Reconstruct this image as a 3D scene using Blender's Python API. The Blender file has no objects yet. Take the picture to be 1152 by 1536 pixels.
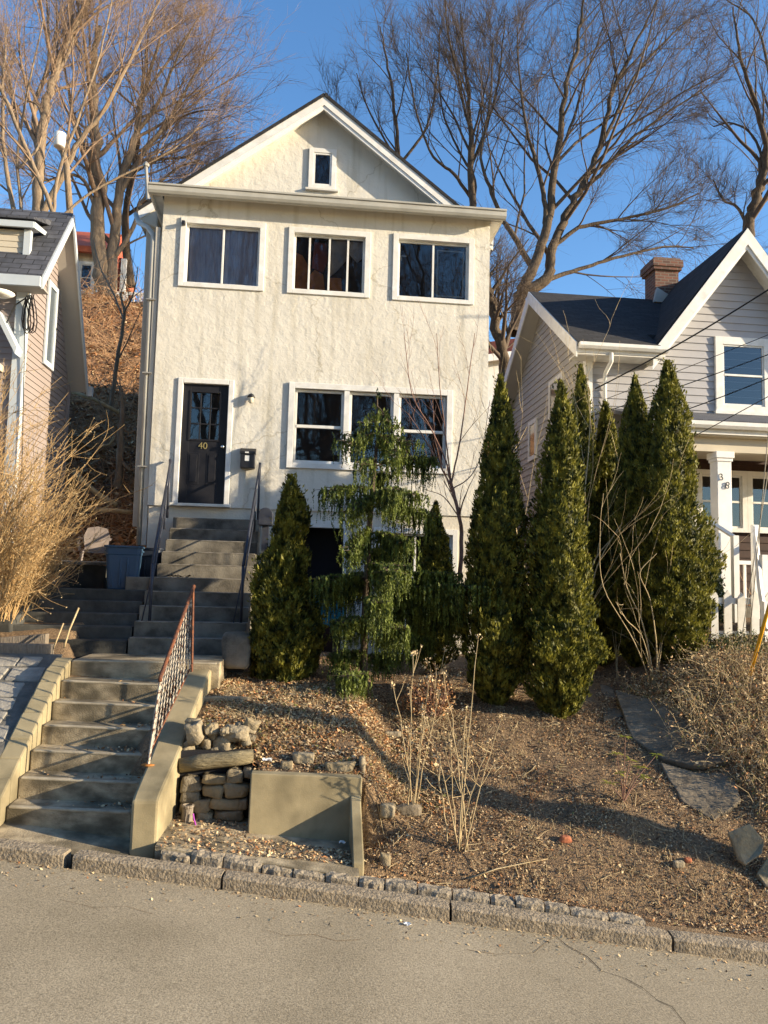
import bpy, math, random
import numpy as np
from mathutils import Vector, Matrix
PI = math.pi; R = math.radians
scene = bpy.context.scene
col = scene.collection
# ------------------------------------------------------------------ camera, sky, sun, exposure
YAW, PIT, ROL, FPX = R(5.845), R(5.339), R(1.487), 1154.0
Fv = Vector((math.sin(YAW)*math.cos(PIT), math.cos(YAW)*math.cos(PIT), math.sin(PIT)))
r0 = Vector((math.cos(YAW), -math.sin(YAW), 0)); u0 = r0.cross(Fv)
Rv = math.cos(ROL)*r0 + math.sin(ROL)*u0; Uv = Rv.cross(Fv)
cd = bpy.data.cameras.new('camera'); cam = bpy.data.objects.new('camera', cd); col.objects.link(cam)
cam.matrix_world = Matrix(((Rv.x, Uv.x, -Fv.x, 0), (Rv.y, Uv.y, -Fv.y, 0), (Rv.z, Uv.z, -Fv.z, 0), (0, 0, 0, 1)))
cd.sensor_fit = 'VERTICAL'; cd.sensor_height = 24; cd.lens = 24*FPX/1536; cd.clip_end = 2000; cd.clip_start = .05
scene.camera = cam
w = bpy.data.worlds.new('World'); scene.world = w; w.use_nodes = True
sky = w.node_tree.nodes.new('ShaderNodeTexSky'); sky.sky_type = 'NISHITA'; sky.sun_disc = False
SAZ, SEL = R(71), R(14)
sky.sun_elevation = SEL; sky.sun_rotation = R(180)-SAZ
sky.altitude = 100; sky.air_density = 1.0; sky.dust_density = .4; sky.ozone_density = 3.0
bg = w.node_tree.nodes['Background']; bg.inputs[1].default_value = .15
hs = w.node_tree.nodes.new('ShaderNodeHueSaturation'); hs.inputs['Hue'].default_value = .502; hs.inputs['Saturation'].default_value = 1.12
w.node_tree.links.new(sky.outputs[0], hs.inputs['Color']); w.node_tree.links.new(hs.outputs[0], bg.inputs[0])
S = Vector((math.sin(SAZ)*math.cos(SEL), -math.cos(SAZ)*math.cos(SEL), math.sin(SEL)))
sl = bpy.data.lights.new('sun', 'SUN'); sl.energy = 5.0; sl.angle = R(.53); sl.color = (1, .83, .59)
so = bpy.data.objects.new('sun', sl); so.rotation_euler = S.to_track_quat('Z', 'Y').to_euler(); col.objects.link(so)
scene.view_settings.view_transform = 'Standard'; scene.view_settings.look = 'None'
scene.view_settings.exposure = 1.1; scene.view_settings.gamma = 1
scene.cycles.max_bounces = 6; scene.cycles.transparent_max_bounces = 16

def at(px, py, Y):
    d = Rv*((px-576)/FPX) - Uv*((py-768)/FPX) + Fv
    return d*(Y/d.y)
# ------------------------------------------------------------------ materials
def nt(name):
    m = bpy.data.materials.new(name); m.use_nodes = True
    t = m.node_tree; b = t.nodes['Principled BSDF']; return m, t, b
def mat(name, c1, c2=None, scale=3, rough=.8, bump=0, bscale=20, metal=0, detail=6, c3=None, scale2=.7, spec=.3, stretch=None, bdist=.02, lo=.35, hi=.65, vor=0):
    m, t, b = nt(name); N = t.nodes.new; L = t.links.new
    tc = N('ShaderNodeTexCoord'); src = tc.outputs['Object']
    if stretch:
        mp = N('ShaderNodeMapping'); mp.inputs['Scale'].default_value = stretch; L(src, mp.inputs[0]); src = mp.outputs[0]
    b.inputs['Roughness'].default_value = rough; b.inputs['Metallic'].default_value = metal; b.inputs['Specular IOR Level'].default_value = spec
    b.inputs['Base Color'].default_value = (*c1, 1)
    if c2:
        n = N('ShaderNodeTexNoise'); n.inputs['Scale'].default_value = scale; n.inputs['Detail'].default_value = detail; n.inputs['Roughness'].default_value = .65; L(src, n.inputs['Vector'])
        r = N('ShaderNodeValToRGB'); e = r.color_ramp.elements; e[0].position = lo; e[1].position = hi; e[0].color = (*c1, 1); e[1].color = (*c2, 1)
        L(n.outputs['Fac'], r.inputs[0]); out = r.outputs[0]
        if c3:
            n2 = N('ShaderNodeTexNoise'); n2.inputs['Scale'].default_value = scale2; n2.inputs['Detail'].default_value = 5; L(src, n2.inputs['Vector'])
            r2 = N('ShaderNodeValToRGB'); r2.color_ramp.elements[0].position = .45; r2.color_ramp.elements[1].position = .65; L(n2.outputs['Fac'], r2.inputs[0])
            mx = N('ShaderNodeMix'); mx.data_type = 'RGBA'; L(r2.outputs[0], mx.inputs[0]); L(out, mx.inputs[6]); mx.inputs[7].default_value = (*c3, 1); out = mx.outputs[2]
        L(out, b.inputs['Base Color'])
    if bump:
        bn = N('ShaderNodeBump'); bn.inputs['Strength'].default_value = bump; bn.inputs['Distance'].default_value = bdist
        n = N('ShaderNodeTexNoise'); n.inputs['Scale'].default_value = bscale; n.inputs['Detail'].default_value = 5; L(src, n.inputs['Vector']); h = n.outputs['Fac']
        if vor:
            v = N('ShaderNodeTexVoronoi'); v.inputs['Scale'].default_value = vor; L(src, v.inputs['Vector'])
            ad = N('ShaderNodeMath'); ad.operation = 'ADD'; L(h, ad.inputs[0]); L(v.outputs['Distance'], ad.inputs[1]); h = ad.outputs[0]
        L(h, bn.inputs['Height']); L(bn.outputs[0], b.inputs['Normal'])
    return m
def shingle(name, c1, c2):
    m, t, b = nt(name); N = t.nodes.new; L = t.links.new
    tc = N('ShaderNodeTexCoord'); mp = N('ShaderNodeMapping'); L(tc.outputs['UV'], mp.inputs[0])
    br = N('ShaderNodeTexBrick'); br.inputs['Scale'].default_value = 1; br.inputs['Color1'].default_value = (*c1, 1); br.inputs['Color2'].default_value = (*c2, 1)
    br.inputs['Mortar'].default_value = (c1[0]*.3, c1[1]*.3, c1[2]*.3, 1); br.inputs['Mortar Size'].default_value = .008; br.inputs['Brick Width'].default_value = .3; br.inputs['Row Height'].default_value = .14
    L(mp.outputs[0], br.inputs['Vector'])
    n = N('ShaderNodeTexNoise'); n.inputs['Scale'].default_value = 8; L(mp.outputs[0], n.inputs['Vector'])
    mx = N('ShaderNodeMix'); mx.data_type = 'RGBA'; mx.blend_type = 'MULTIPLY'; mx.inputs[0].default_value = .6; L(br.outputs[0], mx.inputs[6])
    r = N('ShaderNodeValToRGB'); r.color_ramp.elements[0].position = .3; r.color_ramp.elements[0].color = (.45, .45, .45, 1); r.color_ramp.elements[1].position = .7; L(n.outputs['Fac'], r.inputs[0]); L(r.outputs[0], mx.inputs[7])
    L(mx.outputs[2], b.inputs['Base Color']); b.inputs['Roughness'].default_value = .95
    bn = N('ShaderNodeBump'); bn.inputs['Strength'].default_value = .6; bn.inputs['Distance'].default_value = .02; L(br.outputs['Fac'], bn.inputs['Height']); bn.invert = True; L(bn.outputs[0], b.inputs['Normal'])
    return m
def stucco(name, c):
    m, t, b = nt(name); N = t.nodes.new; L = t.links.new
    tc = N('ShaderNodeTexCoord'); src = tc.outputs['Object']
    b.inputs['Roughness'].default_value = .85; b.inputs['Specular IOR Level'].default_value = .2
    n = N('ShaderNodeTexNoise'); n.inputs['Scale'].default_value = .9; n.inputs['Detail'].default_value = 8; n.inputs['Roughness'].default_value = .6; L(src, n.inputs['Vector'])
    r = N('ShaderNodeValToRGB'); e = r.color_ramp.elements; e[0].position = .3; e[1].position = .6; e[0].color = (c[0]*.88, c[1]*.87, c[2]*.85, 1); e[1].color = (*c, 1); L(n.outputs['Fac'], r.inputs[0])
    # thin hairline cracks and a few stains with a shape of their own
    mp = N('ShaderNodeMapping'); mp.inputs['Scale'].default_value = (5, 5, .35); L(src, mp.inputs[0])
    st_ = N('ShaderNodeTexNoise'); st_.inputs['Scale'].default_value = 1.2; st_.inputs['Detail'].default_value = 5; L(mp.outputs[0], st_.inputs['Vector'])
    sr = N('ShaderNodeValToRGB'); sr.color_ramp.elements[0].position = .52; sr.color_ramp.elements[0].color = (1, 1, 1, 1); sr.color_ramp.elements[1].position = .72; sr.color_ramp.elements[1].color = (.80, .78, .73, 1); L(st_.outputs['Fac'], sr.inputs[0])
    vc = N('ShaderNodeTexVoronoi'); vc.feature = 'DISTANCE_TO_EDGE'; vc.inputs['Scale'].default_value = .42; nd = N('ShaderNodeTexNoise'); nd.inputs['Scale'].default_value = 3; nd.inputs['Detail'].default_value = 5; L(src, nd.inputs['Vector'])
    va = N('ShaderNodeVectorMath'); va.operation = 'MULTIPLY_ADD'; va.inputs[1].default_value = (.5, .5, .5); L(nd.outputs['Color'], va.inputs[0]); L(src, va.inputs[2]); L(va.outputs[0], vc.inputs['Vector'])
    cr_ = N('ShaderNodeValToRGB'); cr_.color_ramp.elements[0].position = 0; cr_.color_ramp.elements[0].color = (.62, .58, .50, 1); cr_.color_ramp.elements[1].position = .006; cr_.color_ramp.elements[1].color = (1, 1, 1, 1); L(vc.outputs[0], cr_.inputs[0])
    m1 = N('ShaderNodeMix'); m1.data_type = 'RGBA'; m1.blend_type = 'MULTIPLY'; m1.inputs[0].default_value = 1; L(r.outputs[0], m1.inputs[6]); L(sr.outputs[0], m1.inputs[7])
    m2 = N('ShaderNodeMix'); m2.data_type = 'RGBA'; m2.blend_type = 'MULTIPLY'; m2.inputs[0].default_value = .7; L(m1.outputs[2], m2.inputs[6]); L(cr_.outputs[0], m2.inputs[7])
    L(m2.outputs[2], b.inputs['Base Color'])
    a = N('ShaderNodeTexNoise'); a.inputs['Scale'].default_value = 13; a.inputs['Detail'].default_value = 6; a.inputs['Roughness'].default_value = .6; a.inputs['Distortion'].default_value = .7; L(src, a.inputs['Vector'])
    a2 = N('ShaderNodeTexNoise'); a2.inputs['Scale'].default_value = 5.5; a2.inputs['Detail'].default_value = 2; L(src, a2.inputs['Vector'])
    v = N('ShaderNodeMath'); v.operation = 'MULTIPLY_ADD'; v.inputs[1].default_value = 1.4; L(a2.outputs['Fac'], v.inputs[0]); L(a.outputs['Fac'], v.inputs[2])
    bn = N('ShaderNodeBump'); bn.inputs['Strength'].default_value = .5; bn.inputs['Distance'].default_value = .017; L(v.outputs[0], bn.inputs['Height']); L(bn.outputs[0], b.inputs['Normal'])
    return m
def glassmat(name, refl=.22):
    m = bpy.data.materials.new(name); m.use_nodes = True; t = m.node_tree; N = t.nodes.new; L = t.links.new
    t.nodes.remove(t.nodes['Principled BSDF']); o = t.nodes['Material Output']
    tr = N('ShaderNodeBsdfTransparent'); tr.inputs[0].default_value = (.85, .87, .88, 1); g = N('ShaderNodeBsdfGlossy'); g.inputs['Roughness'].default_value = .02
    fr = N('ShaderNodeFresnel'); fr.inputs[0].default_value = 1.5
    ad = N('ShaderNodeMath'); ad.operation = 'ADD'; ad.inputs[1].default_value = refl; ad.use_clamp = True; L(fr.outputs[0], ad.inputs[0])
    tc = N('ShaderNodeTexCoord'); n = N('ShaderNodeTexNoise'); n.inputs['Scale'].default_value = 2.5; L(tc.outputs['Object'], n.inputs['Vector'])
    bn = N('ShaderNodeBump'); bn.inputs['Strength'].default_value = .04; bn.inputs['Distance'].default_value = .02; L(n.outputs['Fac'], bn.inputs['Height']); L(bn.outputs[0], g.inputs['Normal'])
    mx = N('ShaderNodeMixShader'); L(ad.outputs[0], mx.inputs[0]); L(tr.outputs[0], mx.inputs[1]); L(g.outputs[0], mx.inputs[2]); L(mx.outputs[0], o.inputs[0])
    return m
def leafmat(name, c1, c2, scale=6, trans=.25, rough=.6):
    m, t, b = nt(name); N = t.nodes.new; L = t.links.new
    tc = N('ShaderNodeTexCoord'); n = N('ShaderNodeTexNoise'); n.inputs['Scale'].default_value = scale; n.inputs['Detail'].default_value = 4; L(tc.outputs['Object'], n.inputs['Vector'])
    r = N('ShaderNodeValToRGB'); e = r.color_ramp.elements; e[0].position = .38; e[1].position = .62; e[0].color = (*c1, 1); e[1].color = (*c2, 1); L(n.outputs['Fac'], r.inputs[0]); L(r.outputs[0], b.inputs['Base Color'])
    b.inputs['Roughness'].default_value = rough; b.inputs['Specular IOR Level'].default_value = .3
    o = t.nodes['Material Output']; tl = N('ShaderNodeBsdfTranslucent'); L(r.outputs[0], tl.inputs[0]); mx = N('ShaderNodeMixShader'); mx.inputs[0].default_value = trans
    L(b.outputs[0], mx.inputs[1]); L(tl.outputs[0], mx.inputs[2]); L(mx.outputs[0], o.inputs[0])
    return m
M = {}
M['stucco'] = stucco('cream_stucco', (.645, .62, .55))
M['trim'] = mat('white_trim', (.76, .76, .74), (.60, .59, .55), 5, .55, c3=(.66, .65, .61), scale2=1.5)
M['trim_old'] = mat('old_white_trim', (.70, .69, .64), (.55, .53, .47), 3, .6)
M['gutter'] = mat('grey_gutter', (.46, .45, .40), (.36, .35, .31), 2, .5)
M['beige_metal'] = mat('beige_metal', (.50, .46, .39), (.42, .39, .33), 2, .45)
M['glass'] = glassmat('window_glass', .08)
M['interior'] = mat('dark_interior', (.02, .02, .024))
M['curtain'] = mat('lavender_curtain', (.42, .40, .50), (.62, .60, .70), 14, .9, stretch=(3, 1, .3), bump=.5, bscale=6)
M['orange'] = mat('orange_cloth', (.45, .17, .05), (.25, .09, .04), 5)
M['redcloth'] = mat('red_cloth', (.22, .05, .04), (.12, .04, .05), 5)
M['palecloth'] = mat('pale_cloth', (.38, .33, .30), (.22, .2, .2), 5)
M['door'] = mat('black_door_paint', (.012, .012, .015), (.02, .02, .024), 2, .5, spec=.25)
M['gold'] = mat('gold', (.62, .47, .18), rough=.35, metal=.7)
M['steel'] = mat('steel', (.6, .6, .58), rough=.25, metal=1)
M['blackmetal'] = mat('black_metal', (.015, .015, .018), rough=.4, spec=.5)
M['railpaint'] = mat('navy_rail_paint', (.028, .033, .05), (.05, .055, .07), 12, .4)
M['white'] = mat('white_paint', (.82, .81, .78), (.72, .71, .68), 3, .5)
M['shade_glass'] = mat('lamp_glass', (.55, .52, .42), rough=.2)
M['concrete'] = mat('old_concrete', (.42, .35, .235), (.21, .17, .11), 4.5, .9, .6, 60, c3=(.12, .10, .065), scale2=2.2, bdist=.01, lo=.38, hi=.62, stretch=(1, 1, 1.8))
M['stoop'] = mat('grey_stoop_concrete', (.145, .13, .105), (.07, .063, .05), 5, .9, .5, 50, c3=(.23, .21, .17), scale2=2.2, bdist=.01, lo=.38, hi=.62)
M['tread'] = mat('worn_tread_edge', (.46, .40, .29), (.28, .24, .17), 5, .9, .4, 60, bdist=.006)
M['dark_concrete'] = mat('dark_grey_concrete', (.055, .055, .05), (.10, .10, .09), 5, .9, .5, 40, c3=(.03, .03, .027), bdist=.01)  # very dark grey concrete with random mottling
M['wall_concrete'] = mat('cast_concrete', (.36, .30, .18), (.25, .21, .125), 3.5, .9, .25, 90, c3=(.14, .118, .07), scale2=1.6, bdist=.006, lo=.3, hi=.7)
M['curb'] = mat('granite_curb', (.36, .295, .21), (.16, .13, .09), 30, .9, .9, 45, c3=(.24, .20, .145), bdist=.02)
M['block'] = mat('granite_block', (.40, .335, .245), (.14, .12, .09), 11, .9, .9, 25, bdist=.03)
M['stone'] = mat('field_stone', (.30, .235, .135), (.16, .125, .075), 6, .9, .8, 18, c3=(.33, .30, .23), bdist=.03)
M['stone_b'] = mat('grey_field_stone', (.25, .215, .155), (.12, .10, .07), 8, .9, .8, 22, c3=(.19, .15, .09), bdist=.03)
M['stone_pale'] = mat('pale_rubble', (.36, .30, .20), (.17, .14, .095), 6, .9, .8, 14, bdist=.04)
M['slate'] = mat('flagstone', (.12, .098, .07), (.23, .19, .135), 4, .9, .7, 14, c3=(.09, .075, .055), bdist=.03)
M['paver'] = mat('paving_stone', (.34, .315, .265), (.22, .205, .175), 5, .9, .6, 20, bdist=.02)
M['joint'] = mat('paving_joint', (.10, .095, .08), (.16, .15, .13), 9, .95, .5, 30)
M['wood_old'] = mat('weathered_wood', (.16, .13, .10), (.26, .22, .17), 6, .9, .8, 14, stretch=(6, 6, 1))
M['log'] = mat('mossy_log', (.15, .125, .075), (.24, .20, .12), 5, .95, .9, 12, stretch=(1, 5, 5), bdist=.03)
M['rust'] = mat('rusty_iron', (.20, .07, .03), (.07, .035, .025), 14, .8, .4, 60)
M['chipped'] = mat('chipped_white_iron', (.40, .36, .30), (.08, .04, .025), 22, .7, lo=.5, hi=.58)
M['bin'] = mat('blue_plastic', (.03, .075, .14), (.04, .085, .15), 5, .45, spec=.4)
M['bin2'] = mat('dark_plastic', (.02, .028, .045), (.03, .035, .05), 5, .45)
M['chair'] = mat('faded_plastic', (.30, .25, .22), (.24, .20, .18), 5, .6)
M['bluetub'] = mat('bright_blue_plastic', (.02, .25, .48), rough=.4)
M['soil'] = None
M['bark'] = mat('bark', (.06, .044, .03), (.14, .105, .072), 6, .95, .6, 10, stretch=(3, 3, .6), bdist=.05)
M['bark_pale'] = mat('pale_bark', (.17, .125, .085), (.30, .23, .155), 5, .95, .5, 10, stretch=(3, 3, .6), bdist=.05)
M['twig'] = mat('reddish_twig', (.075, .055, .042), (.13, .098, .072), 3, .9)
M['twig_left'] = mat('reddish_brown_twig', (.18, .12, .08), (.30, .21, .14), 3, .9)  # reddish brown twig colour of the left trees
M['golden'] = mat('golden_twig', (.54, .37, .17), (.33, .21, .10), 8, .8)
M['golden2'] = mat('straw', (.52, .42, .25), (.34, .25, .13), 9, .85)
M['thuja'] = leafmat('thuja_foliage', (.018, .030, .006), (.25, .235, .035), 9, .28)  # noise contrast widened so dark and bright clumps imitate shade and sun
M['cedar'] = leafmat('weeping_cedar_foliage', (.022, .040, .009), (.19, .23, .045), 9, .3)
M['redtwig'] = mat('red_young_bark', (.17, .085, .06), (.26, .15, .11), 9, .7)
M['shingle_black'] = shingle('black_shingles', (.016, .016, .018), (.03, .03, .033))
M['shingle_grey'] = shingle('slate_grey_shingles', (.055, .06, .075), (.10, .105, .125))
M['shingle_red'] = mat('dark_red_roofing', (.13, .04, .035), (.09, .03, .03), 8, .9)
M['grey_siding'] = mat('grey_siding_paint', (.375, .37, .38), (.34, .335, .345), 1.2, .6)
M['tan_siding'] = mat('tan_siding_paint', (.38, .36, .325), (.35, .33, .30), 1.2, .6)
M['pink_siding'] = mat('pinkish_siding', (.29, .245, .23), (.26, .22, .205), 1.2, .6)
M['cream_siding'] = mat('cream_siding', (.55, .49, .38), (.50, .45, .35), 1.2, .6)
M['blue_trim'] = mat('bluish_white_trim', (.50, .55, .58), (.45, .50, .54), 2, .5)
M['brick'] = None
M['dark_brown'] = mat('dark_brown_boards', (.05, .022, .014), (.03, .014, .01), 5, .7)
M['wire'] = mat('black_cable', (.012, .012, .012), rough=.6)
M['yellow'] = mat('yellow_plastic', (.75, .38, .02), rough=.4)
M['galv'] = mat('galvanised_wire', (.35, .33, .29), rough=.5, metal=.5)
M['leaf1'] = mat('leaf_tan', (.46, .31, .16), (.58, .42, .24), 9, .8)
M['leaf2'] = mat('leaf_brown', (.25, .145, .075), (.33, .19, .095), 9, .8)
M['leaf3'] = mat('leaf_rust', (.36, .16, .065), (.44, .21, .08), 9, .8)
M['leaf4'] = mat('leaf_straw', (.66, .52, .31), (.54, .40, .22), 9, .8)
M['leaf5'] = mat('leaf_dark', (.07, .045, .028), (.12, .075, .045), 9, .9)
M['leaf6'] = mat('dry_green', (.15, .15, .045), (.22, .20, .06), 9, .8)
M['holly'] = leafmat('broad_leaf', (.03, .05, .02), (.08, .10, .035), 7, .1, .35)
M['yellowleaf'] = leafmat('yellow_green_leaf', (.42, .40, .06), (.26, .30, .05), 9, .3)
M['paper'] = mat('white_paper', (.75, .75, .72), rough=.7)
M['magenta'] = mat('magenta_plastic', (.35, .03, .38), rough=.4)
M['terracotta'] = mat('red_brick_piece', (.42, .15, .07), (.32, .11, .06), 12, .9)
def brickmat():
    m, t, b = nt('chimney_brick'); N = t.nodes.new; L = t.links.new
    tc = N('ShaderNodeTexCoord'); br = N('ShaderNodeTexBrick'); br.inputs['Scale'].default_value = 1
    br.inputs['Color1'].default_value = (.17, .07, .045, 1); br.inputs['Color2'].default_value = (.085, .045, .035, 1); br.inputs['Mortar'].default_value = (.17, .14, .11, 1)
    br.inputs['Mortar Size'].default_value = .01; br.inputs['Brick Width'].default_value = .21; br.inputs['Row Height'].default_value = .075; L(tc.outputs['UV'], br.inputs['Vector'])
    L(br.outputs[0], b.inputs['Base Color']); b.inputs['Roughness'].default_value = .9
    bn = N('ShaderNodeBump'); bn.inputs['Strength'].default_value = .8; bn.inputs['Distance'].default_value = .01; bn.invert = True; L(br.outputs['Fac'], bn.inputs['Height']); L(bn.outputs[0], b.inputs['Normal'])
    return m
M['brick'] = brickmat()
def asphalt():
    m, t, b = nt('worn_asphalt'); N = t.nodes.new; L = t.links.new
    tc = N('ShaderNodeTexCoord'); src = tc.outputs['Object']
    n = N('ShaderNodeTexNoise'); n.inputs['Scale'].default_value = 75; n.inputs['Detail'].default_value = 4; n.inputs['Roughness'].default_value = .8; L(src, n.inputs['Vector'])
    r = N('ShaderNodeValToRGB'); e = r.color_ramp.elements; e[0].position = .36; e[1].position = .66; e[0].color = (.19, .16, .11, 1); e[1].color = (.52, .44, .31, 1); L(n.outputs['Fac'], r.inputs[0])
    n2 = N('ShaderNodeTexNoise'); n2.inputs['Scale'].default_value = .8; n2.inputs['Detail'].default_value = 6; L(src, n2.inputs['Vector'])
    r2 = N('ShaderNodeValToRGB'); r2.color_ramp.elements[0].position = .3; r2.color_ramp.elements[0].color = (.66, .65, .62, 1); r2.color_ramp.elements[1].position = .7; L(n2.outputs['Fac'], r2.inputs[0])
    mx = N('ShaderNodeMix'); mx.data_type = 'RGBA'; mx.blend_type = 'MULTIPLY'; mx.inputs[0].default_value = 1; L(r.outputs[0], mx.inputs[6]); L(r2.outputs[0], mx.inputs[7])
    L(mx.outputs[2], b.inputs['Base Color']); b.inputs['Roughness'].default_value = .85; b.inputs['Specular IOR Level'].default_value = .3
    bn = N('ShaderNodeBump'); bn.inputs['Strength'].default_value = .6; bn.inputs['Distance'].default_value = .006; L(n.outputs['Fac'], bn.inputs['Height']); L(bn.outputs[0], b.inputs['Normal'])
    return m
M['asphalt'] = asphalt()
M['soil'] = mat('leafy_soil', (.33, .225, .125), (.13, .085, .05), 34, .95, 1.0, 75, c3=(.19, .13, .078), scale2=2.6, bdist=.03, lo=.4, hi=.62, detail=8)
M['hill'] = mat('leafy_hill', (.42, .235, .11), (.20, .11, .055), 3, .95, 1.0, 9, c3=(.20, .10, .05), scale2=.5, bdist=.15)

# ------------------------------------------------------------------ object helpers
def tag(o, label=None, cat=None, group=None, kind=None):
    if label: o['label'] = label
    if cat: o['category'] = cat
    if group: o['group'] = group
    if kind: o['kind'] = kind
    return o
def thing(name, loc, label, cat, group=None):
    o = bpy.data.objects.new(name, None); o.empty_display_size = .2; o.location = loc; col.objects.link(o)
    return tag(o, label, cat, group)
def origin(o):
    v = Vector((0, 0, 0))
    while o is not None: v += o.location; o = o.parent
    return v
class MB:
    def __init__(s): s.v = []; s.f = []; s.mi = []; s.uv = []; s.cur = 0
    def face(s, idx): s.f.append(idx); s.mi.append(s.cur)
    def quad(s, a, b, c, d):
        n = len(s.v); s.v += [tuple(a), tuple(b), tuple(c), tuple(d)]; s.face((n, n+1, n+2, n+3)); return s
    def poly(s, pts):
        n = len(s.v); s.v += [tuple(p) for p in pts]; s.face(tuple(range(n, n+len(pts)))); return s
    def box(s, x0, x1, y0, y1, z0, z1):
        n = len(s.v); s.v += [(x, y, z) for z in (z0, z1) for y in (y0, y1) for x in (x0, x1)]
        for q in ((0, 2, 3, 1), (4, 5, 7, 6), (0, 1, 5, 4), (2, 6, 7, 3), (0, 4, 6, 2), (1, 3, 7, 5)): s.face(tuple(n+i for i in q))
        return s
    def hexa(s, b, t):          # bottom 4 pts, top 4 pts, same winding
        n = len(s.v); s.v += [tuple(p) for p in b] + [tuple(p) for p in t]
        s.face((n+3, n+2, n+1, n)); s.face((n+4, n+5, n+6, n+7))
        for i in range(4): j = (i+1) % 4; s.face((n+i, n+j, n+4+j, n+4+i))
        return s
    def prism(s, pts, vec):     # polygon swept by vec
        n = len(s.v); k = len(pts); vec = Vector(vec)
        s.v += [tuple(p) for p in pts] + [tuple(Vector(p)+vec) for p in pts]
        s.face(tuple(range(n+k-1, n-1, -1))); s.face(tuple(range(n+k, n+2*k)))
        for i in range(k): j = (i+1) % k; s.face((n+i, n+j, n+k+j, n+k+i))
        return s
    def tube(s, pts, rad, n=6, cap=True):
        k = len(pts); pts = [Vector(p) for p in pts]
        if not hasattr(rad, '__len__'): rad = [rad]*k
        base = len(s.v); d0 = (pts[1]-pts[0]).normalized()
        a = d0.cross(Vector((0, 0, 1)));
        if a.length < .1: a = d0.cross(Vector((1, 0, 0)))
        a.normalize()
        for i in range(k):
            d = (pts[min(i+1, k-1)]-pts[max(i-1, 0)]).normalized()
            a = (a - d*a.dot(d)).normalized(); b = d.cross(a)
            for j in range(n):
                t = 2*PI*j/n; s.v.append(tuple(pts[i] + (a*math.cos(t)+b*math.sin(t))*rad[i]))
        for i in range(k-1):
            for j in range(n):
                q = base+i*n; s.face((q+j, q+(j+1) % n, q+n+(j+1) % n, q+n+j))
        if cap: s.face(tuple(base+j for j in range(n-1, -1, -1))); s.face(tuple(base+(k-1)*n+j for j in range(n)))
        return s
    def lathe(s, c, prof, n=20):
        base = len(s.v)
        for r, z in prof:
            for j in range(n): s.v.append((c[0]+r*math.cos(2*PI*j/n), c[1]+r*math.sin(2*PI*j/n), c[2]+z))
        for i in range(len(prof)-1):
            for j in range(n): q = base+i*n; s.face((q+j, q+(j+1) % n, q+n+(j+1) % n, q+n+j))
        s.face(tuple(base+j for j in range(n-1, -1, -1))); s.face(tuple(base+(len(prof)-1)*n+j for j in range(n)))
        return s
    def build(s, name, mats, parent=None, smooth=False, uv=False, bevel=0, loc=None):
        me = bpy.data.meshes.new(name); off = origin(parent) if parent else Vector((0, 0, 0))
        o = None
        if parent is None:
            if loc is None:
                a = np.array(s.v, dtype=np.float64); off = Vector(((a[:, 0].min()+a[:, 0].max())/2, (a[:, 1].min()+a[:, 1].max())/2, a[:, 2].min()))
            else: off = Vector(loc)
        va = np.array(s.v, dtype=np.float64) - np.array(off)
        me.from_pydata([tuple(x) for x in va], [], s.f); 
        ml = mats if isinstance(mats, (list, tuple)) else [mats]
        for m in ml: me.materials.append(m)
        if len(ml) > 1: me.polygons.foreach_set('material_index', s.mi)
        if smooth: me.polygons.foreach_set('use_smooth', [True]*len(me.polygons))
        if uv:
            l = me.uv_layers.new(name='uv')
            for p in me.polygons:
                nrm = p.normal; t = Vector((0, 0, 1)).cross(nrm)
                if t.length < .01: t = Vector((1, 0, 0))
                t.normalize(); b = nrm.cross(t)
                for li in p.loop_indices:
                    c = Vector(me.vertices[me.loops[li].vertex_index].co)+off; l.data[li].uv = (c.dot(t), c.dot(b))
        me.update(); me.validate()
        o = bpy.data.objects.new(name, me); col.objects.link(o)
        if parent: o.parent = parent
        else: o.location = off
        if bevel:
            bv = o.modifiers.new('bevel', 'BEVEL'); bv.width = bevel; bv.segments = 2; bv.limit_method = 'ANGLE'
        return o
def mb(): return MB()
def fastmesh(name, V, Fq, mats, parent=None, mi=None, k=4, loc=None, smooth=False):   # numpy arrays of verts and k-gon faces
    me = bpy.data.meshes.new(name); off = np.array(origin(parent)) if parent else (np.array(loc) if loc is not None else np.zeros(3))
    V = np.asarray(V, dtype=np.float32) - off.astype(np.float32); Fq = np.asarray(Fq, dtype=np.int32)
    me.vertices.add(len(V)); me.vertices.foreach_set('co', V.ravel())
    me.loops.add(Fq.size); me.loops.foreach_set('vertex_index', Fq.ravel())
    me.polygons.add(len(Fq)); me.polygons.foreach_set('loop_start', np.arange(0, Fq.size, k, dtype=np.int32))
    me.update(calc_edges=True)
    for m in (mats if isinstance(mats, (list, tuple)) else [mats]): me.materials.append(m)
    if mi is not None: me.polygons.foreach_set('material_index', np.asarray(mi, dtype=np.int32))
    if smooth: me.polygons.foreach_set('use_smooth', np.ones(len(Fq), dtype=bool))
    me.update(); me.validate()
    o = bpy.data.objects.new(name, me); col.objects.link(o)
    if parent: o.parent = parent
    else: o.location = off
    return o
def copy_tree(o, parent=None):
    c = o.copy(); col.objects.link(c); c.parent = parent
    for ch in list(o.children): copy_tree(ch, c)
    return c
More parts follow.
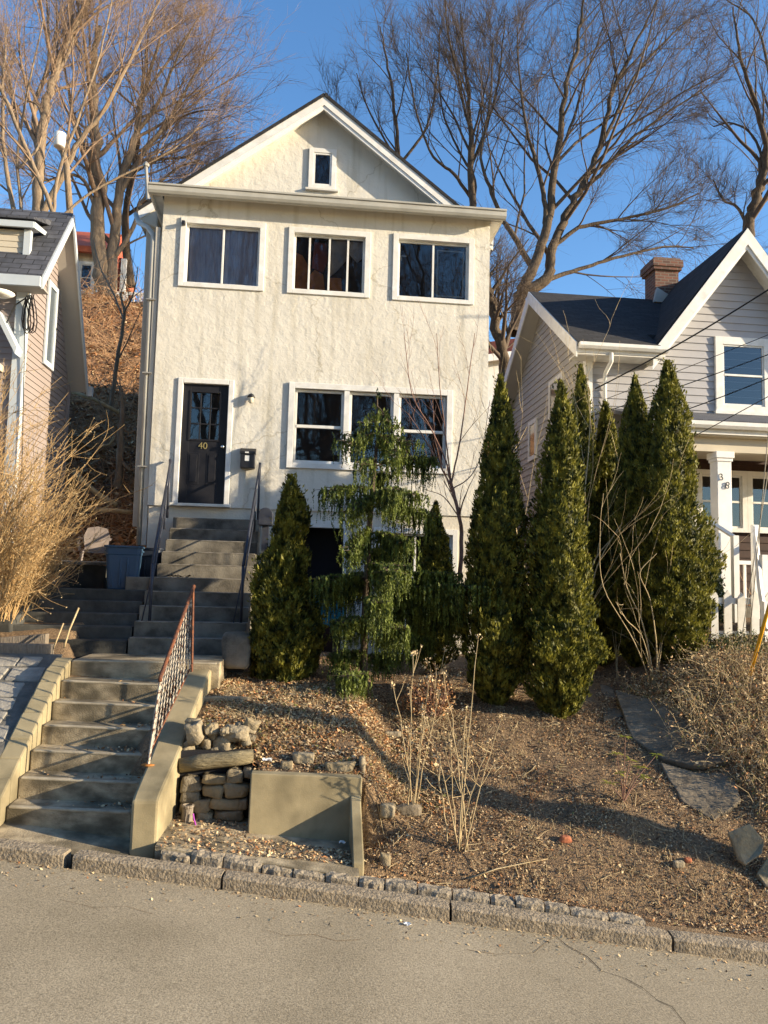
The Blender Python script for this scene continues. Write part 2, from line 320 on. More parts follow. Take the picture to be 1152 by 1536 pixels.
def text(name, body, size, loc, matr, parent, rot=(PI/2, 0, 0), ext=.004):
    cu = bpy.data.curves.new(name, 'FONT'); cu.body = body; cu.size = size; cu.extrude = ext; cu.align_x = 'CENTER'; cu.align_y = 'CENTER'
    t = bpy.data.objects.new('tmp', cu); col.objects.link(t); bpy.context.view_layer.update()
    me = bpy.data.meshes.new_from_object(t); bpy.data.objects.remove(t); me.materials.append(matr)
    o = bpy.data.objects.new(name, me); o.rotation_euler = rot; col.objects.link(o); o.parent = parent; o.location = Vector(loc)-origin(parent); return o
rng = np.random.default_rng(7)
# smooth value noise for shaping (numpy)
_g = np.random.default_rng(3).random((64, 64))
def vnoise(x, y):
    x = np.asarray(x, float); y = np.asarray(y, float); xi = np.floor(x).astype(int); yi = np.floor(y).astype(int); fx = x-xi; fy = y-yi
    fx = fx*fx*(3-2*fx); fy = fy*fy*(3-2*fy); g = lambda a, b: _g[a % 64, b % 64]
    return (g(xi, yi)*(1-fx)+g(xi+1, yi)*fx)*(1-fy)+(g(xi, yi+1)*(1-fx)+g(xi+1, yi+1)*fx)*fy
# ------------------------------------------------------------------ terrain
def ycurb(x): return 6.5-.13*x                # front top edge of the kerb
def zkerb(x, y=None):
    return -2.44-.096*np.asarray(x, float)
def zroad(x, y):
    u = np.asarray(x, float)-.13*(np.asarray(y, float)-ycurb(x)); return -2.55-.096*u
def sm(a, b, t): t = np.clip((t-a)/(b-a), 0, 1); return t*t*(3-2*t)
def zg(x, y):
    x = np.asarray(x, float); y = np.asarray(y, float); d = y-ycurb(x)
    zk = zkerb(x)
    yb = [6.6, 7.0, 7.5, 8, 8.6, 9, 9.6, 10.5, 12.9, 16]
    zr = np.interp(y, yb, [-2.62, -2.46, -2.22, -2.0, -1.78, -1.63, -1.47, -1.33, -1.15, -1.1])
    zr = np.where(d < .55, np.minimum(zr, zk-.02), np.minimum(zr, zk-.02+(d-.5)*.62)) 
    zl = np.interp(y, [6.6, 7.40, 7.50, 8.2, 9, 10, 12.9, 16], [-2.40, -2.46, -1.84, -1.52, -1.3, -1.18, -1.05, -1.0])
    zl2 = np.interp(y, [6.6, 7.78, 7.90, 8.2, 9, 10, 12.9, 16], [-2.40, -2.44, -1.68, -1.52, -1.3, -1.18, -1.05, -1.0])
    zl = np.where(x < -.42, zl2, zl)
    a = sm(.55, 1.1, x)
    z = zl*(1-a)+zr*a
    z = np.where((x > -1.6) & (x < .62) & (y < 7.5), np.minimum(z, zk+.03), z)
    # right bank rises beyond the path
    z = z + sm(4.2, 5.6, x)*sm(7.0, 9.5, y)*.45
    z = z + sm(6.0, 8, x)*sm(11, 13, y)*.3
    # west side : stairs and bank
    s = sm(-1.45, -1.75, x)
    zs = np.interp(y, [6.9, 7.3, 9.0, 9.3, 10.1, 11.3, 12.9, 14], [-2.6, -2.5, -1.3, -1.12, -1.1, -.32, -.25, .25])
    z = z*(1-s)+zs*s
    t = sm(-2.75, -2.82, x)
    zw = np.interp(y, [6.9, 7.2, 9.2, 9.9, 10.2, 11, 12.5, 14], [-2.5, -2.3, -1.2, -1.05, -.75, -.45, -.1, .3])
    z = z*(1-t*sm(-2.75, -2.9, x))+zw*t*sm(-2.75, -2.9, x)
    p = sm(-2.85, -2.7, x)*0
    # hill
    hl = .2+(y-13)*.57
    hr = -1.0+(y-20)*.66
    b = sm(-2, 5, x); h = hl*(1-b)+hr*b
    h = np.minimum(h, 12.2-2.2*sm(0, 12, x) + (y-34)*.05)
    z = np.where(y > 12.5, np.maximum(z, h), z)
    rough = sm(.5, 1.2, d)
    z = z+rough*((vnoise(x*1.3, y*1.3)-.5)*.10+(vnoise(x*5+9, y*5)-.5)*.05)*np.where(y < 12.8, .8, 1)
    z = z+sm(14, 22, y)*(vnoise(x*.4, y*.4)-.5)*1.6
    z = z + np.where(y > 12.9, sm(13, 15, y)*(vnoise(x*2.2, y*2.2)-.5)*.35, 0)
    z = np.where((d < .5) & (x > -1.5), np.minimum(z, zk-.02), z)
    zz = np.where(d < .12, zroad(x, y)-.16, z)
    zz = np.where(y < -4.5, zz+sm(-4.5, -40, y)*9.0, zz)
    return zz
def zt(x, y): return float(zg(x, y))
xs = np.unique(np.concatenate([np.arange(-90, -9, 3.), np.arange(-9, -4.5, .3), np.arange(-4.5, 7.5, .06), np.arange(7.5, 12, .3), np.arange(12, 91, 3.)]))
ys = np.unique(np.concatenate([np.arange(-60, 5, 2.5), np.arange(5.5, 13.2, .06), np.arange(13.2, 22, .2), np.arange(22, 40, .6), np.arange(40, 121, 4.)]))
X, Y = np.meshgrid(xs, ys); Z = zg(X, Y)
V = np.stack([X.ravel(), Y.ravel(), Z.ravel()], 1); nx = len(xs); ny = len(ys)
ii = (np.arange(ny-1)[:, None]*nx+np.arange(nx-1)[None, :]).ravel(); Fq = np.stack([ii, ii+1, ii+nx+1, ii+nx], 1)
cx_ = V[ii, 1]
g = fastmesh('ground', V, Fq, [M['soil'], M['hill']], mi=(cx_ > 13).astype(int), smooth=True); tag(g, kind='structure')
# road sheet
xr = np.arange(-60, 61, 1.0); V = []; 
rows = [0, -.6, -1.5, -3, -5, -7, -9.5]
for dy in rows:
    for x in xr: yy = ycurb(x)+dy; V.append((x, yy, float(zroad(x, yy))))
k = len(xr); Fq = [(r*k+i, r*k+i+1, (r+1)*k+i+1, (r+1)*k+i) for r in range(len(rows)-1) for i in range(k-1)]
Fq = [q[::-1] for q in Fq]
o = fastmesh('road', V, Fq, M['asphalt']); tag(o, kind='structure')
# crack in the asphalt and small debris
def ground_strip(pts, wd):
    m = mb()
    for i in range(len(pts)-1):
        a, b = Vector(pts[i]), Vector(pts[i+1]); n = Vector((-(b-a).y, (b-a).x, 0)).normalized()*wd*random.uniform(.5, 1.2)
        m.quad(a-n, b-n, b+n, a+n)
    return m
random.seed(5)
def road_pt(px, py):
    d = Rv*((px-576)/FPX) - Uv*((py-768)/FPX) + Fv; t = 4.
    for _ in range(30):
        p = d*t; t += (p.z-float(zroad(p.x, p.y)))/(-d.z)*.8
    return d*t
def ground_pt(px, py, y0=6.8, y1=40):
    d = Rv*((px-576)/FPX) - Uv*((py-768)/FPX) + Fv; t = y0
    while t < y1:
        p = d*(t/d.y)
        if p.z < zt(p.x, p.y): return Vector((p.x, p.y, zt(p.x, p.y)))
        t += .03
    return d*(y1/d.y)
m = ground_strip([road_pt(*p)+Vector((0, 0, .004))+Vector((random.uniform(-.012, .012), random.uniform(-.012, .012), 0)) for p in [(832, 1404), (850, 1420), (880, 1436), (905, 1457), (935, 1468), (962, 1482), (985, 1500), (1008, 1511), (1030, 1536)]], .0035)
o = m.build('road_crack', M['interior']); tag(o, kind='structure')

# ------------------------------------------------------------------ kerb stones and granite edging
def rough_block(m, a, b, depth, h, top_a, top_b, seed, jit=.012, nseg=None, ins=.006):
    """long block from a to b (front top edge, xy), running back by depth, with chipped edges"""
    rr = random.Random(seed); a = Vector((a[0], a[1], top_a)); b = Vector((b[0], b[1], top_b)); L = (b-a).length
    n = nseg or max(2, int(L/.09)); t = (b-a).normalized(); back = Vector((-t.y, t.x, 0)).normalized()
    prof = [(0, -h), (0, -.5*h), (0, -.018), (.018, 0), (depth*.5, .002), (depth-.02, 0), (depth, -.02), (depth, -h)]
    base = len(m.v)
    for i in range(n+1):
        u = i/n; e = ins if i in (0, n) else 0
        c = a.lerp(b, u)
        if i == 0: c = c+t*ins
        if i == n: c = c-t*ins
        for (y, z) in prof:
            j = jit if not (z == -h) else 0
            m.v.append(tuple(c+back*(y+rr.uniform(-j, j)+e*(1 if y < depth/2 else -1))+Vector((0, 0, z-e+rr.uniform(-j, j)*.6))))
    k = len(prof)
    for i in range(n):
        for j in range(k-1): q = base+i*k+j; m.face((q, q+k, q+k+1, q+1))
    m.face(tuple(base+j for j in range(k))); m.face(tuple(base+n*k+j for j in range(k-1, -1, -1)))
cuts = [-3.9, -1.83, -.57, 1.27, 3.02, 4.9]
klab = ['long worn kerb stone in front of the concrete steps, its right end broken away', 'kerb stone in front of the lower cheek wall of the steps', 'kerb stone below the cast concrete planter wall, with the white scrap at its left end',
        'middle kerb stone below the dry stalks on the bank', 'rightmost kerb stone running out of the picture']
for i in range(5):
    m = mb(); a, b = cuts[i]+.004, cuts[i+1]-.004
    a += .03 if i == 1 else 0; b -= .03 if i == 0 else 0
    rough_block(m, (a, ycurb(a)), (b, ycurb(b)), .17, .22, float(zkerb(a)), float(zkerb(b)), 40+i, .0045)
    tag(m.build('kerb_stone', M['curb']), klab[i], 'kerb stone', 'kerb stones along the street')
# granite setts behind the kerb
bx = [-1.12]; rr = random.Random(11)
while bx[-1] < 2.8: bx.append(bx[-1]+rr.uniform(.19, .34))
nb = len(bx)-1
wherelab = ['first', 'second', 'third', 'fourth', 'fifth', 'sixth', 'seventh', 'eighth', 'ninth', 'tenth', 'eleventh', 'twelfth', 'thirteenth', 'fourteenth', 'fifteenth', 'sixteenth', 'seventeenth', 'eighteenth', 'nineteenth', 'twentieth', 'twenty-first']
for i in range(nb):
    m = mb(); a, b = bx[i], bx[i+1]
    ya = 6.88-.155*(a+1.12); yb_ = 6.88-.155*(b+1.12)
    dz = rr.uniform(-.012, .012); za = float(zkerb(a))+.045+dz+.01*(a < .5); zb = float(zkerb(b))+.045+dz
    rough_block(m, (a, ya), (b, yb_), rr.uniform(.12, .15), .2, za, zb, 90+i, .009, 5, .006)
    tag(m.build('granite_sett', M['block']), '%s rough granite sett from the left in the row behind the kerb' % wherelab[min(i, 20)], 'edging block', 'granite setts edging the bank')

# ------------------------------------------------------------------ lower steps, landing and cheek walls
st = thing('concrete_steps', (-2.03, 8.2, -2.4), 'worn concrete steps rising from the kerb between two low cheek walls', 'steps')
zs = [-.96-.19*k for k in range(0, 7)]; yf = [9.2, 8.81, 8.56, 8.27, 7.98, 7.69, 7.42]
def skew(x, y, kk=-.13): return y+kk*(x+2.03)
xl, xr_ = -2.60, -1.46
m = mb()
for k in range(7):
    z1 = zs[k]; y0 = yf[k]; y1 = yf[k-1]+.02 if k else 10.12; zb = zs[k]-.5
    s0 = -.13 if k else -.05
    def P(x, y, z, s=s0): return (x, y+s*(x+2.03), z-.012*(x+2.03) if k else z)
    s1 = -.13 if k > 1 else (-.05 if k == 1 else 0)
    x1 = xr_ if k else -.92
    m.hexa([P(xl, y0, zb), P(x1, y0, zb), P(x1, y1, zb, s1), P(xl, y1, zb, s1)], [P(xl, y0, z1), P(x1, y0, z1), P(x1, y1, z1, s1), P(xl, y1, z1, s1)])
m.build('step_block', M['concrete'], st, bevel=.012)
# worn pale nosings, one per tread
for k in range(7):
    m = mb(); z1 = zs[k]+.003; y0 = yf[k]-.004; s0 = -.13 if k else -.05
    x1 = xr_ if k else -.94
    P = lambda x, y, z: (x, y+s0*(x+2.03), z-(.012*(x+2.03) if k else 0))
    m.hexa([P(xl+.02, y0, z1-.022), P(x1-.02, y0, z1-.022), P(x1-.02, y0+.06, z1-.022), P(xl+.02, y0+.06, z1-.022)], [P(xl+.02, y0, z1), P(x1-.02, y0, z1), P(x1-.02, y0+.06, z1), P(xl+.02, y0+.06, z1)])
    m.build('nosing', M['tread'], st, bevel=.008)
m = mb(); m.hexa([(-2.62, 6.98+.07, -2.9), (-1.4, 6.86, -2.9), (-1.42, 7.5, -2.9), (-2.62, 7.6, -2.9)], [(-2.62, 6.98+.07, -2.26), (-1.4, 6.86, -2.37), (-1.42, 7.5, -2.33), (-2.62, 7.6, -2.22)]); m.build('foot_slab', M['concrete'], st)
# right cheek wall
ck = mb()
prof = [(7.02, -2.7), (7.02, -1.92), (7.12, -1.865), (7.6, -1.70), (8.0, -1.53), (8.30, -1.36), (8.62, -1.22), (9.25, -1.0), (9.3, -2.0)]
def cxl(y): return np.interp(y, [7.0, 9.3], [-1.405, -1.32])
def cxr(y): return np.interp(y, [7.0, 9.3], [-1.175, -1.00])
for i in range(len(prof)-1): pass
nL = [(float(cxl(y)), y, z) for y, z in prof]; nR = [(float(cxr(y)), y, z) for y, z in prof]
n0 = len(ck.v); k = len(prof); ck.v += nL+nR
ck.face(tuple(range(n0, n0+k))); ck.face(tuple(range(n0+2*k-1, n0+k-1, -1)))
for i in range(k): j = (i+1) % k; ck.face((n0+j, n0+i, n0+k+i, n0+k+j))
o = ck.build('cheek_wall', M['wall_concrete'], bevel=.025); tag(o, 'sunlit concrete cheek wall right of the lower steps, carrying the rusty railing', 'wall')
# rust stain where the lower post stands: thin plate of rust scale
m = mb(); m.lathe((-1.37, 7.53, -1.735), [(.055, 0), (.07, .006), (.02, .012)], 9); o = m.build('rust_scale', mat('orange_rust', (.45, .17, .03), (.30, .12, .03), 20), smooth=True)
o.parent = None; tag(o, 'orange rust patch under the lower post of the rusty railing', 'rust')
# left cheek of stacked coping stones
lc = thing('coping_wall', (-2.7, 8.1, -2.3), 'low sloping coping wall of pale stones left of the lower steps', 'wall')
pts = [(9.32, -.93), (9.02, -1.02), (8.8, -1.14), (8.6, -1.27), (8.38, -1.40), (8.05, -1.60), (7.82, -1.73), (7.6, -1.87), (7.38, -2.0), (7.1, -2.12), (6.9, -2.2)]
rr = random.Random(3)
for i in range(len(pts)-1):
    (ya, za), (yb2, zb2) = pts[i], pts[i+1]; m = mb(); dz = rr.uniform(-.008, .01)
    xa, xb = -2.80-.004*i, -2.605
    m.hexa([(xa, yb2+.003, zb2-.7), (xb, yb2+.003, zb2-.7), (xb, ya-.003, za-.7), (xa, ya-.003, za-.7)], [(xa, yb2+.003, zb2+dz), (xb, yb2+.003, zb2+dz), (xb, ya-.003, za+dz), (xa, ya-.003, za+dz)])
    m.build('coping_stone', M['wall_concrete'], lc, bevel=.02)
# paved bank left of it
pv = thing('stone_paving', (-3.6, 8.6, -1.6), 'sloping bank paved with grey stones left of the coping wall', 'paving')
m = mb(); m.hexa([(-5.6, 6.95, -2.6), (-2.81, 6.95, -2.6), (-2.81, 9.6, -1.5), (-5.6, 9.6, -1.5)], [(-5.6, 6.95, -2.12), (-2.81, 6.95, -2.12), (-2.81, 9.6, -.93), (-5.6, 9.6, -.93)]); m.build('mortar_bed', M['joint'], pv)
y = 7.0; row = 0
while y < 9.5:
    h = rr.uniform(.2, .3); x = -2.84-rr.uniform(0, .15)
    if y+h > 9.58: break
    while x > -5.3:
        wd = rr.uniform(.22, .42); m = mb(); f = lambda yy: -2.12+(yy-6.95)*(1.19/2.65)
        j = lambda: rr.uniform(-.015, .015); g = .018; up = rr.uniform(.008, .022)
        A = [(x-wd+g+j(), y+g+j()), (x-g+j(), y+g+j()), (x-g+j(), y+h-g+j()), (x-wd+g+j(), y+h-g+j())]
        m.hexa([(a, b, f(b)-.05) for a, b in A], [(a, b, f(b)+up) for a, b in A]); m.build('paving_stone', M['paver'], pv, bevel=.012); x -= wd
    y += h; row += 1
# ------------------------------------------------------------------ rusty railing
rl = thing('rusty_railing', (-1.37, 8.3, -1.7), 'rusty iron railing with twisted chipped balusters on the right cheek wall', 'railing')
A = Vector((-1.375, 7.53, -1.74)); Bp = Vector((-1.225, 9.1, -1.06)); AT = at(241, 1015, 7.53); BT = at(290, 881, 9.1)
m = mb(); d = (BT-AT).normalized()
m.tube([AT-d*.02+Vector((0, 0, -.035)), AT-d*.01, AT, BT, BT+d*.03, BT+d*.045+Vector((0, 0, -.03))], .02, 8); m.build('handrail', M['rust'], rl, smooth=True)
m = mb(); lo = .10; m.tube([A+Vector((0, 0, lo)), Bp+Vector((0, 0, lo))], .011, 6); m.build('bottom_rail', M['rust'], rl)
for p, q in ((A, AT), (Bp, BT)):
    m = mb(); m.tube([p-Vector((0, 0, .03)), q-Vector((0, 0, .01))], .014, 4); m.build('post', M['chipped'] if p is A else M['rust'], rl)
for i in range(1, 12):
    u = i/12; p = A.lerp(Bp, u)+Vector((0, 0, lo)); q = AT.lerp(BT, u); m = mb()
    n = 26; sq = .0085; base = len(m.v)
    for j in range(n+1):
        c = p.lerp(q, j/n); t = j/n*PI*6
        for kk in range(4): m.v.append((c.x+sq*math.cos(t+kk*PI/2), c.y+sq*math.sin(t+kk*PI/2), c.z))
    for j in range(n):
        for kk in range(4): a = base+j*4; m.face((a+kk, a+(kk+1) % 4, a+4+(kk+1) % 4, a+4+kk))
    m.build('baluster', M['chipped'], rl)

# ------------------------------------------------------------------ entrance stoop
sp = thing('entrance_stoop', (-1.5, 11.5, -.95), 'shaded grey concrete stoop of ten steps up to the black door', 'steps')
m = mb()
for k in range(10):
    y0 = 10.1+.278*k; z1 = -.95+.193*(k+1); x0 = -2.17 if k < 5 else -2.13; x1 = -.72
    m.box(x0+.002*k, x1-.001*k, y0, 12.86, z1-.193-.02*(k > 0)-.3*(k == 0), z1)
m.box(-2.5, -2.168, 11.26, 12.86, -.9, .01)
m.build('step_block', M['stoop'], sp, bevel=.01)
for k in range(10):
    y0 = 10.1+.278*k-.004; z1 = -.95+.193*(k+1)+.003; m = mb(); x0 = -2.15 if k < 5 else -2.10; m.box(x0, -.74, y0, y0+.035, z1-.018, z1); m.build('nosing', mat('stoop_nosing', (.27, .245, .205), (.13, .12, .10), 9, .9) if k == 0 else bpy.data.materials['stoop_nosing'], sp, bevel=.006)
# railings of the stoop
def stoop_rail(lab, x, pw):
    r = thing('stoop_railing', (x, 11.5, 0), lab, 'railing', 'dark pipe railings of the stoop')
    top = Vector((x+pw, 12.85, 1.95)); zlow = .30
    mid = Vector((x+pw*.7, 12.15, 1.42)); bot = Vector((x, 10.42, .19))
    m = mb(); m.tube([top, mid], .02, 8); m.tube([mid, bot], .022, 8); m.build('handrail', M['railpaint'], r, smooth=True)
    m = mb(); m.tube([bot, (x, 10.42, -.57)], .02, 8); m.build('post', M['railpaint'], r, smooth=True)
    m = mb(); m.tube([(top.x, 12.80, 1.95), (top.x, 12.80, .98)], .02, 8); m.build('post', M['railpaint'], r, smooth=True)
    m = mb(); m.tube([mid, (mid.x, mid.y, .75)], .016, 8); m.build('post', M['railpaint'], r, smooth=True)
    m = mb(); m.tube([mid-Vector((0, 0, .35)), bot-Vector((0, 0, .3))], .012, 6); m.build('lower_bar', M['railpaint'], r, smooth=True)
    m = mb(); m.tube([bot+Vector((-.0, .1, -.08)), (x-.10, 10.42, -.57)], .009, 6); m.build('brace', M['railpaint'], r, smooth=True)
    return r
stoop_rail('dark pipe railing along the left side of the shaded stoop', -1.98, -.26)
stoop_rail('dark pipe railing along the right side of the shaded stoop, beside the domed box', -.80, .02)
# leaves lying on a stoop step
m = mb(); rr = random.Random(9)
for i in range(60):
    c = Vector((-1.92+rr.random()*.30, 11.24+rr.random()*.12, .02+rr.random()*.03)); a = rr.uniform(.012, .03); t = rr.uniform(0, PI); u = Vector((math.cos(t), math.sin(t), rr.uniform(-.4, .4)))*a; v = Vector((-math.sin(t), math.cos(t), rr.uniform(-.4, .4)))*a
    m.quad(c-u, c-v, c+u, c+v)
tag(m.build('dark_leaves', M['leaf5']), 'little heap of dark leaves on a stoop step by the left railing', 'leaves', kind='stuff')

# ------------------------------------------------------------------ side steps, left
ss = thing('side_steps', (-3.0, 10.6, -.95), 'dark steps left of the stoop leading up to the blue bin', 'steps')
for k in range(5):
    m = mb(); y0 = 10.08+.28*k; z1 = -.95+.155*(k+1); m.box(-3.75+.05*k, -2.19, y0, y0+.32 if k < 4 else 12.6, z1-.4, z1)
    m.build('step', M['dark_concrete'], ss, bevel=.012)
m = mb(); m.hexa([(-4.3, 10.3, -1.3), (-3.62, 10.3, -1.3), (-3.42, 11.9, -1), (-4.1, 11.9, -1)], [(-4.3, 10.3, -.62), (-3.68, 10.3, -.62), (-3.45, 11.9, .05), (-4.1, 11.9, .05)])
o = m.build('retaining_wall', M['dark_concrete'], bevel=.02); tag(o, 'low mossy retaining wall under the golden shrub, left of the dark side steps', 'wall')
m = mb(); m.hexa([(-3.9, 9.95, -1.1), (-3.12, 9.95, -1.1), (-3.12, 10.07, -1.1), (-3.9, 10.07, -1.1)], [(-3.9, 9.95, -.80), (-3.12, 9.95, -.72), (-3.12, 10.07, -.72), (-3.9, 10.07, -.80)])
tag(m.build('timber_edge', M['wood_old'], bevel=.01), 'weathered timber edging behind the paving at the head of the coping wall', 'timber')
m = mb(); m.hexa([(-3.7, 9.62, -1.0), (-2.95, 9.62, -1.0), (-2.95, 9.74, -1.0), (-3.7, 9.74, -1.0)], [(-3.7, 9.62, -.82), (-2.95, 9.62, -.82), (-2.95, 9.74, -.82), (-3.7, 9.74, -.82)])
tag(m.build('timber_edge', M['wood_old'], bevel=.01), 'short low timber across the top of the grey stone paving', 'timber')
# slab / ramp board
m = mb(); m.hexa([(-3.85, 11.8, .17), (-3.0, 11.8, .17), (-2.78, 12.6, .2), (-3.8, 12.6, .2)], [(-3.85, 11.8, .21), (-3.0, 11.8, .21), (-2.78, 12.6, .24), (-3.8, 12.6, .24)])
tag(m.build('grey_board', M['stoop']), 'flat grey slab in front of the plastic garden chair', 'slab')
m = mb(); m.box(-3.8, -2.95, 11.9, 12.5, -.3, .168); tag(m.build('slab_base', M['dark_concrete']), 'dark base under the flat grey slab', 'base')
# bins
def bin_(x, y, z, m1, lab, rot=0):
    t = thing('rubbish_bin', (x, y, z), lab, 'bin', 'rubbish bins by the house corner')
    m = mb(); b_, t_, h = .20, .245, .62
    def ring(s, zz, r=.05):
        out = []
        for cx0, cy0, a0 in ((s-r, s-r, 0), (-s+r, s-r, 90), (-s+r, -s+r, 180), (s-r, -s+r, 270)):
            for q in range(4): a = R(a0+q*30+rot); out.append((cx0*math.cos(R(rot))-cy0*math.sin(R(rot))+r*math.cos(a), cx0*math.sin(R(rot))+cy0*math.cos(R(rot))+r*math.sin(a), zz))
        return out
    levels = [(b_, 0), (b_+.003, .02), (b_+.02, h*.45), (b_+.035, h*.78), (b_+.042, h*.80), (t_, h*.95), (t_+.02, h*.96), (t_+.022, h), (t_-.01, h), (t_-.03, h*.8)]
    base = 0
    for s, zz in levels: m.v += [(x+a, y+b, z+c) for a, b, c in ring(s, zz)]
    for i in range(len(levels)-1):
        for j in range(16): q = i*16; m.face((q+j, q+(j+1) % 16, q+16+(j+1) % 16, q+16+j))
    m.face(tuple(range(15, -1, -1))); n0 = (len(levels)-1)*16; m.face(tuple(range(n0, n0+16)))
    m.build('body', m1, t, smooth=False)
    for sx in (-1, 1):
        m = mb(); hx = x+sx*(t_-.005); m.box(hx-.025, hx+.025, y-.08, y+.08, z+h*.86, z+h*.90); m.build('handle', m1, t, bevel=.008)
    m = mb()
    for q in (-.1, 0, .1): m.box(x+q-.012, x+q+.012, y-b_-.035, y-b_-.005, z+.04, z+h*.72)
    m.build('rib', m1, t, bevel=.008)
bin_(-2.60, 11.55, -.17, M['bin'], 'blue plastic rubbish bin standing at the top of the dark side steps', 8)
bin_(-2.38, 12.15, -.17, M['bin2'], 'darker rubbish bin tucked behind the blue one against the house', -5)
# garden chair
gc = thing('garden_chair', (-3.42, 13.0, .05), 'faded plastic garden chair behind the blue bin', 'chair')
def Tc(p, o=Vector((-3.42, 13.05, .02)), a=R(200)): return (o.x+p[0]*math.cos(a)-p[1]*math.sin(a), o.y+p[0]*math.sin(a)+p[1]*math.cos(a), o.z+p[2])
m = mb(); m.prism([Tc(p) for p in [(-.2, -.2, .38), (.2, -.2, .38), (.17, .2, .36), (-.17, .2, .36)]], (0, 0, .03)); m.build('seat', M['chair'], gc)
m = mb(); 
bk = [(-.17, .2, .40), (.17, .2, .40), (.2, .27, .62), (.15, .3, .75), (0, .31, .78), (-.15, .3, .75), (-.2, .27, .62)]; a_ = Vector(Tc((0, .03, 0)))-Vector(Tc((0, 0, 0))); m.prism([Tc(p) for p in bk], a_); m.build('backrest', M['chair'], gc)
for sx in (-1, 1):
    for sy in (-1, 1):
        m = mb(); m.tube([Tc((sx*.19, sy*.18, .38)), Tc((sx*.24, sy*.24, 0))], .022, 6); m.build('leg', M['chair'], gc)
    m = mb(); m.tube([Tc((sx*.2, .26, .58)), Tc((sx*.25, 0, .6)), Tc((sx*.24, -.2, .56)), Tc((sx*.21, -.2, .39))], .022, 6); m.build('armrest', M['chair'], gc)

# ------------------------------------------------------------------ planter wall, stone wall, rubble
m = mb(); m.hexa([(-.43, 7.40, -2.75), (.60, 7.40, -2.75), (.60, 7.56, -2.75), (-.43, 7.56, -2.75)], [(-.42, 7.42, -1.78), (.62, 7.42, -1.82), (.62, 7.54, -1.82), (-.42, 7.54, -1.78)])
pw = thing('planter_wall', (.1, 7.4, -2.5), 'plain cast concrete panel wall with a sloping side fin in the bank', 'wall')
m.build('panel', M['wall_concrete'], pw, bevel=.012)
m = mb(); m.prism([(.51, 6.86, -2.9), (.51, 6.86, -2.40), (.51, 7.42, -1.98), (.51, 7.42, -2.9)], (.10, 0, 0)); m.build('fin', M['wall_concrete'], pw, bevel=.012)
m = mb()
pts = [(-1.17, 6.93), (.5, 6.68), (.56, 6.70), (.56, 7.41), (-.40, 7.41), (-.40, 7.79), (-1.17, 7.79)]
m.prism([(x, y, float(zkerb(x))+.05+.06*(y-6.8)) for x, y in pts], (0, 0, -.2)); o = m.build('apron', M['concrete']); tag(o, kind='structure')
sw = thing('dry_stone_wall', (-.75, 7.8, -2.4), 'small dry stone wall of squared mossy stones topped by a log, beside the cheek wall', 'wall')
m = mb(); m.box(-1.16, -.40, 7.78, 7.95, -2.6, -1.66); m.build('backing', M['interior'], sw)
def stone(name, c, s, mt, parent, seed, rot=0, rough=.12, sub=2, tilt=0, lab=None, cat=None, grp=None, sharp=False):
    rr = random.Random(seed); n = 5; V0 = []; 
    import itertools
    base = []
    # superellipsoid-ish block
    nu, nv = 14, 9; m = mb(); e = .38 if not sharp else .75
    def se(w, p): return math.copysign(abs(w)**p, w)
    ph = [rr.uniform(0, 6.28) for _ in range(6)]
    tx, ty, tz = rr.uniform(-.15, .15), rr.uniform(-.15, .15), rr.uniform(-.15, .15)
    for i in range(nv+1):
        v = -PI/2+PI*i/nv
        for j in range(nu):
            u = 2*PI*j/nu
            p = Vector((se(math.cos(v), e)*se(math.cos(u), e), se(math.cos(v), e)*se(math.sin(u), e), se(math.sin(v), e)))
            nn = 1+rough*(math.sin(2.3*p.x+ph[0])*math.sin(2.9*p.y+ph[1])+.6*math.sin(5*p.z+ph[2]+3*p.x)+rr.uniform(-.35, .35))
            q = Vector((p.x*s[0]*nn*(1+tx*p.z), p.y*s[1]*nn, p.z*s[2]*nn*(1+tz*p.x)))
            q = Matrix.Rotation(tilt, 3, 'Y') @ q; q = Matrix.Rotation(rot, 3, 'Z') @ q
            m.v.append(tuple(q+Vector(c)))
    for i in range(nv):
        for j in range(nu): a = i*nu; m.face((a+j, a+(j+1) % nu, a+nu+(j+1) % nu, a+nu+j))
    o = m.build(name, mt, parent, smooth=not sharp)
    if lab: tag(o, lab, cat, grp)
    return o
# stones by pixel box in the photo (x0,y0,x1,y1)
SB = [(273, 1164, 302, 1186), (305, 1161, 340, 1174), (342, 1152, 364, 1173), (366, 1149, 379, 1165), (304, 1176, 335, 1194), (337, 1173, 373, 1194), (272, 1185, 300, 1202), (317, 1196, 366, 1212),
      (291, 1197, 316, 1217), (322, 1214, 365, 1228), (295, 1216, 320, 1234), (333, 1228, 357, 1246), (305, 1231, 329, 1250), (272, 1203, 289, 1216), (333, 1248, 356, 1257), (360, 1196, 372, 1212)]
for i, (a, b, c, d) in enumerate(SB):
    P0 = at((a+c)/2, (b+d)/2, 7.72); w2 = (c-a)/2*7.72/FPX; h2 = (d-b)/2*7.72/FPX
    stone('stone', P0, (w2*1.0, .09, h2*.98), M['stone'] if i % 3 else M['stone_b'], sw, 200+i, rough=.10, tilt=random.uniform(-.06, .06))
P0 = at(270, 1148, 7.7); P1 = at(380, 1134, 7.7); m = mb(); m.tube([P0, P0.lerp(P1, .3)+Vector((0, 0, .008)), P0.lerp(P1, .7), P1], [.068, .075, .072, .066], 9); m.build('log', M['log'], sw, smooth=True)
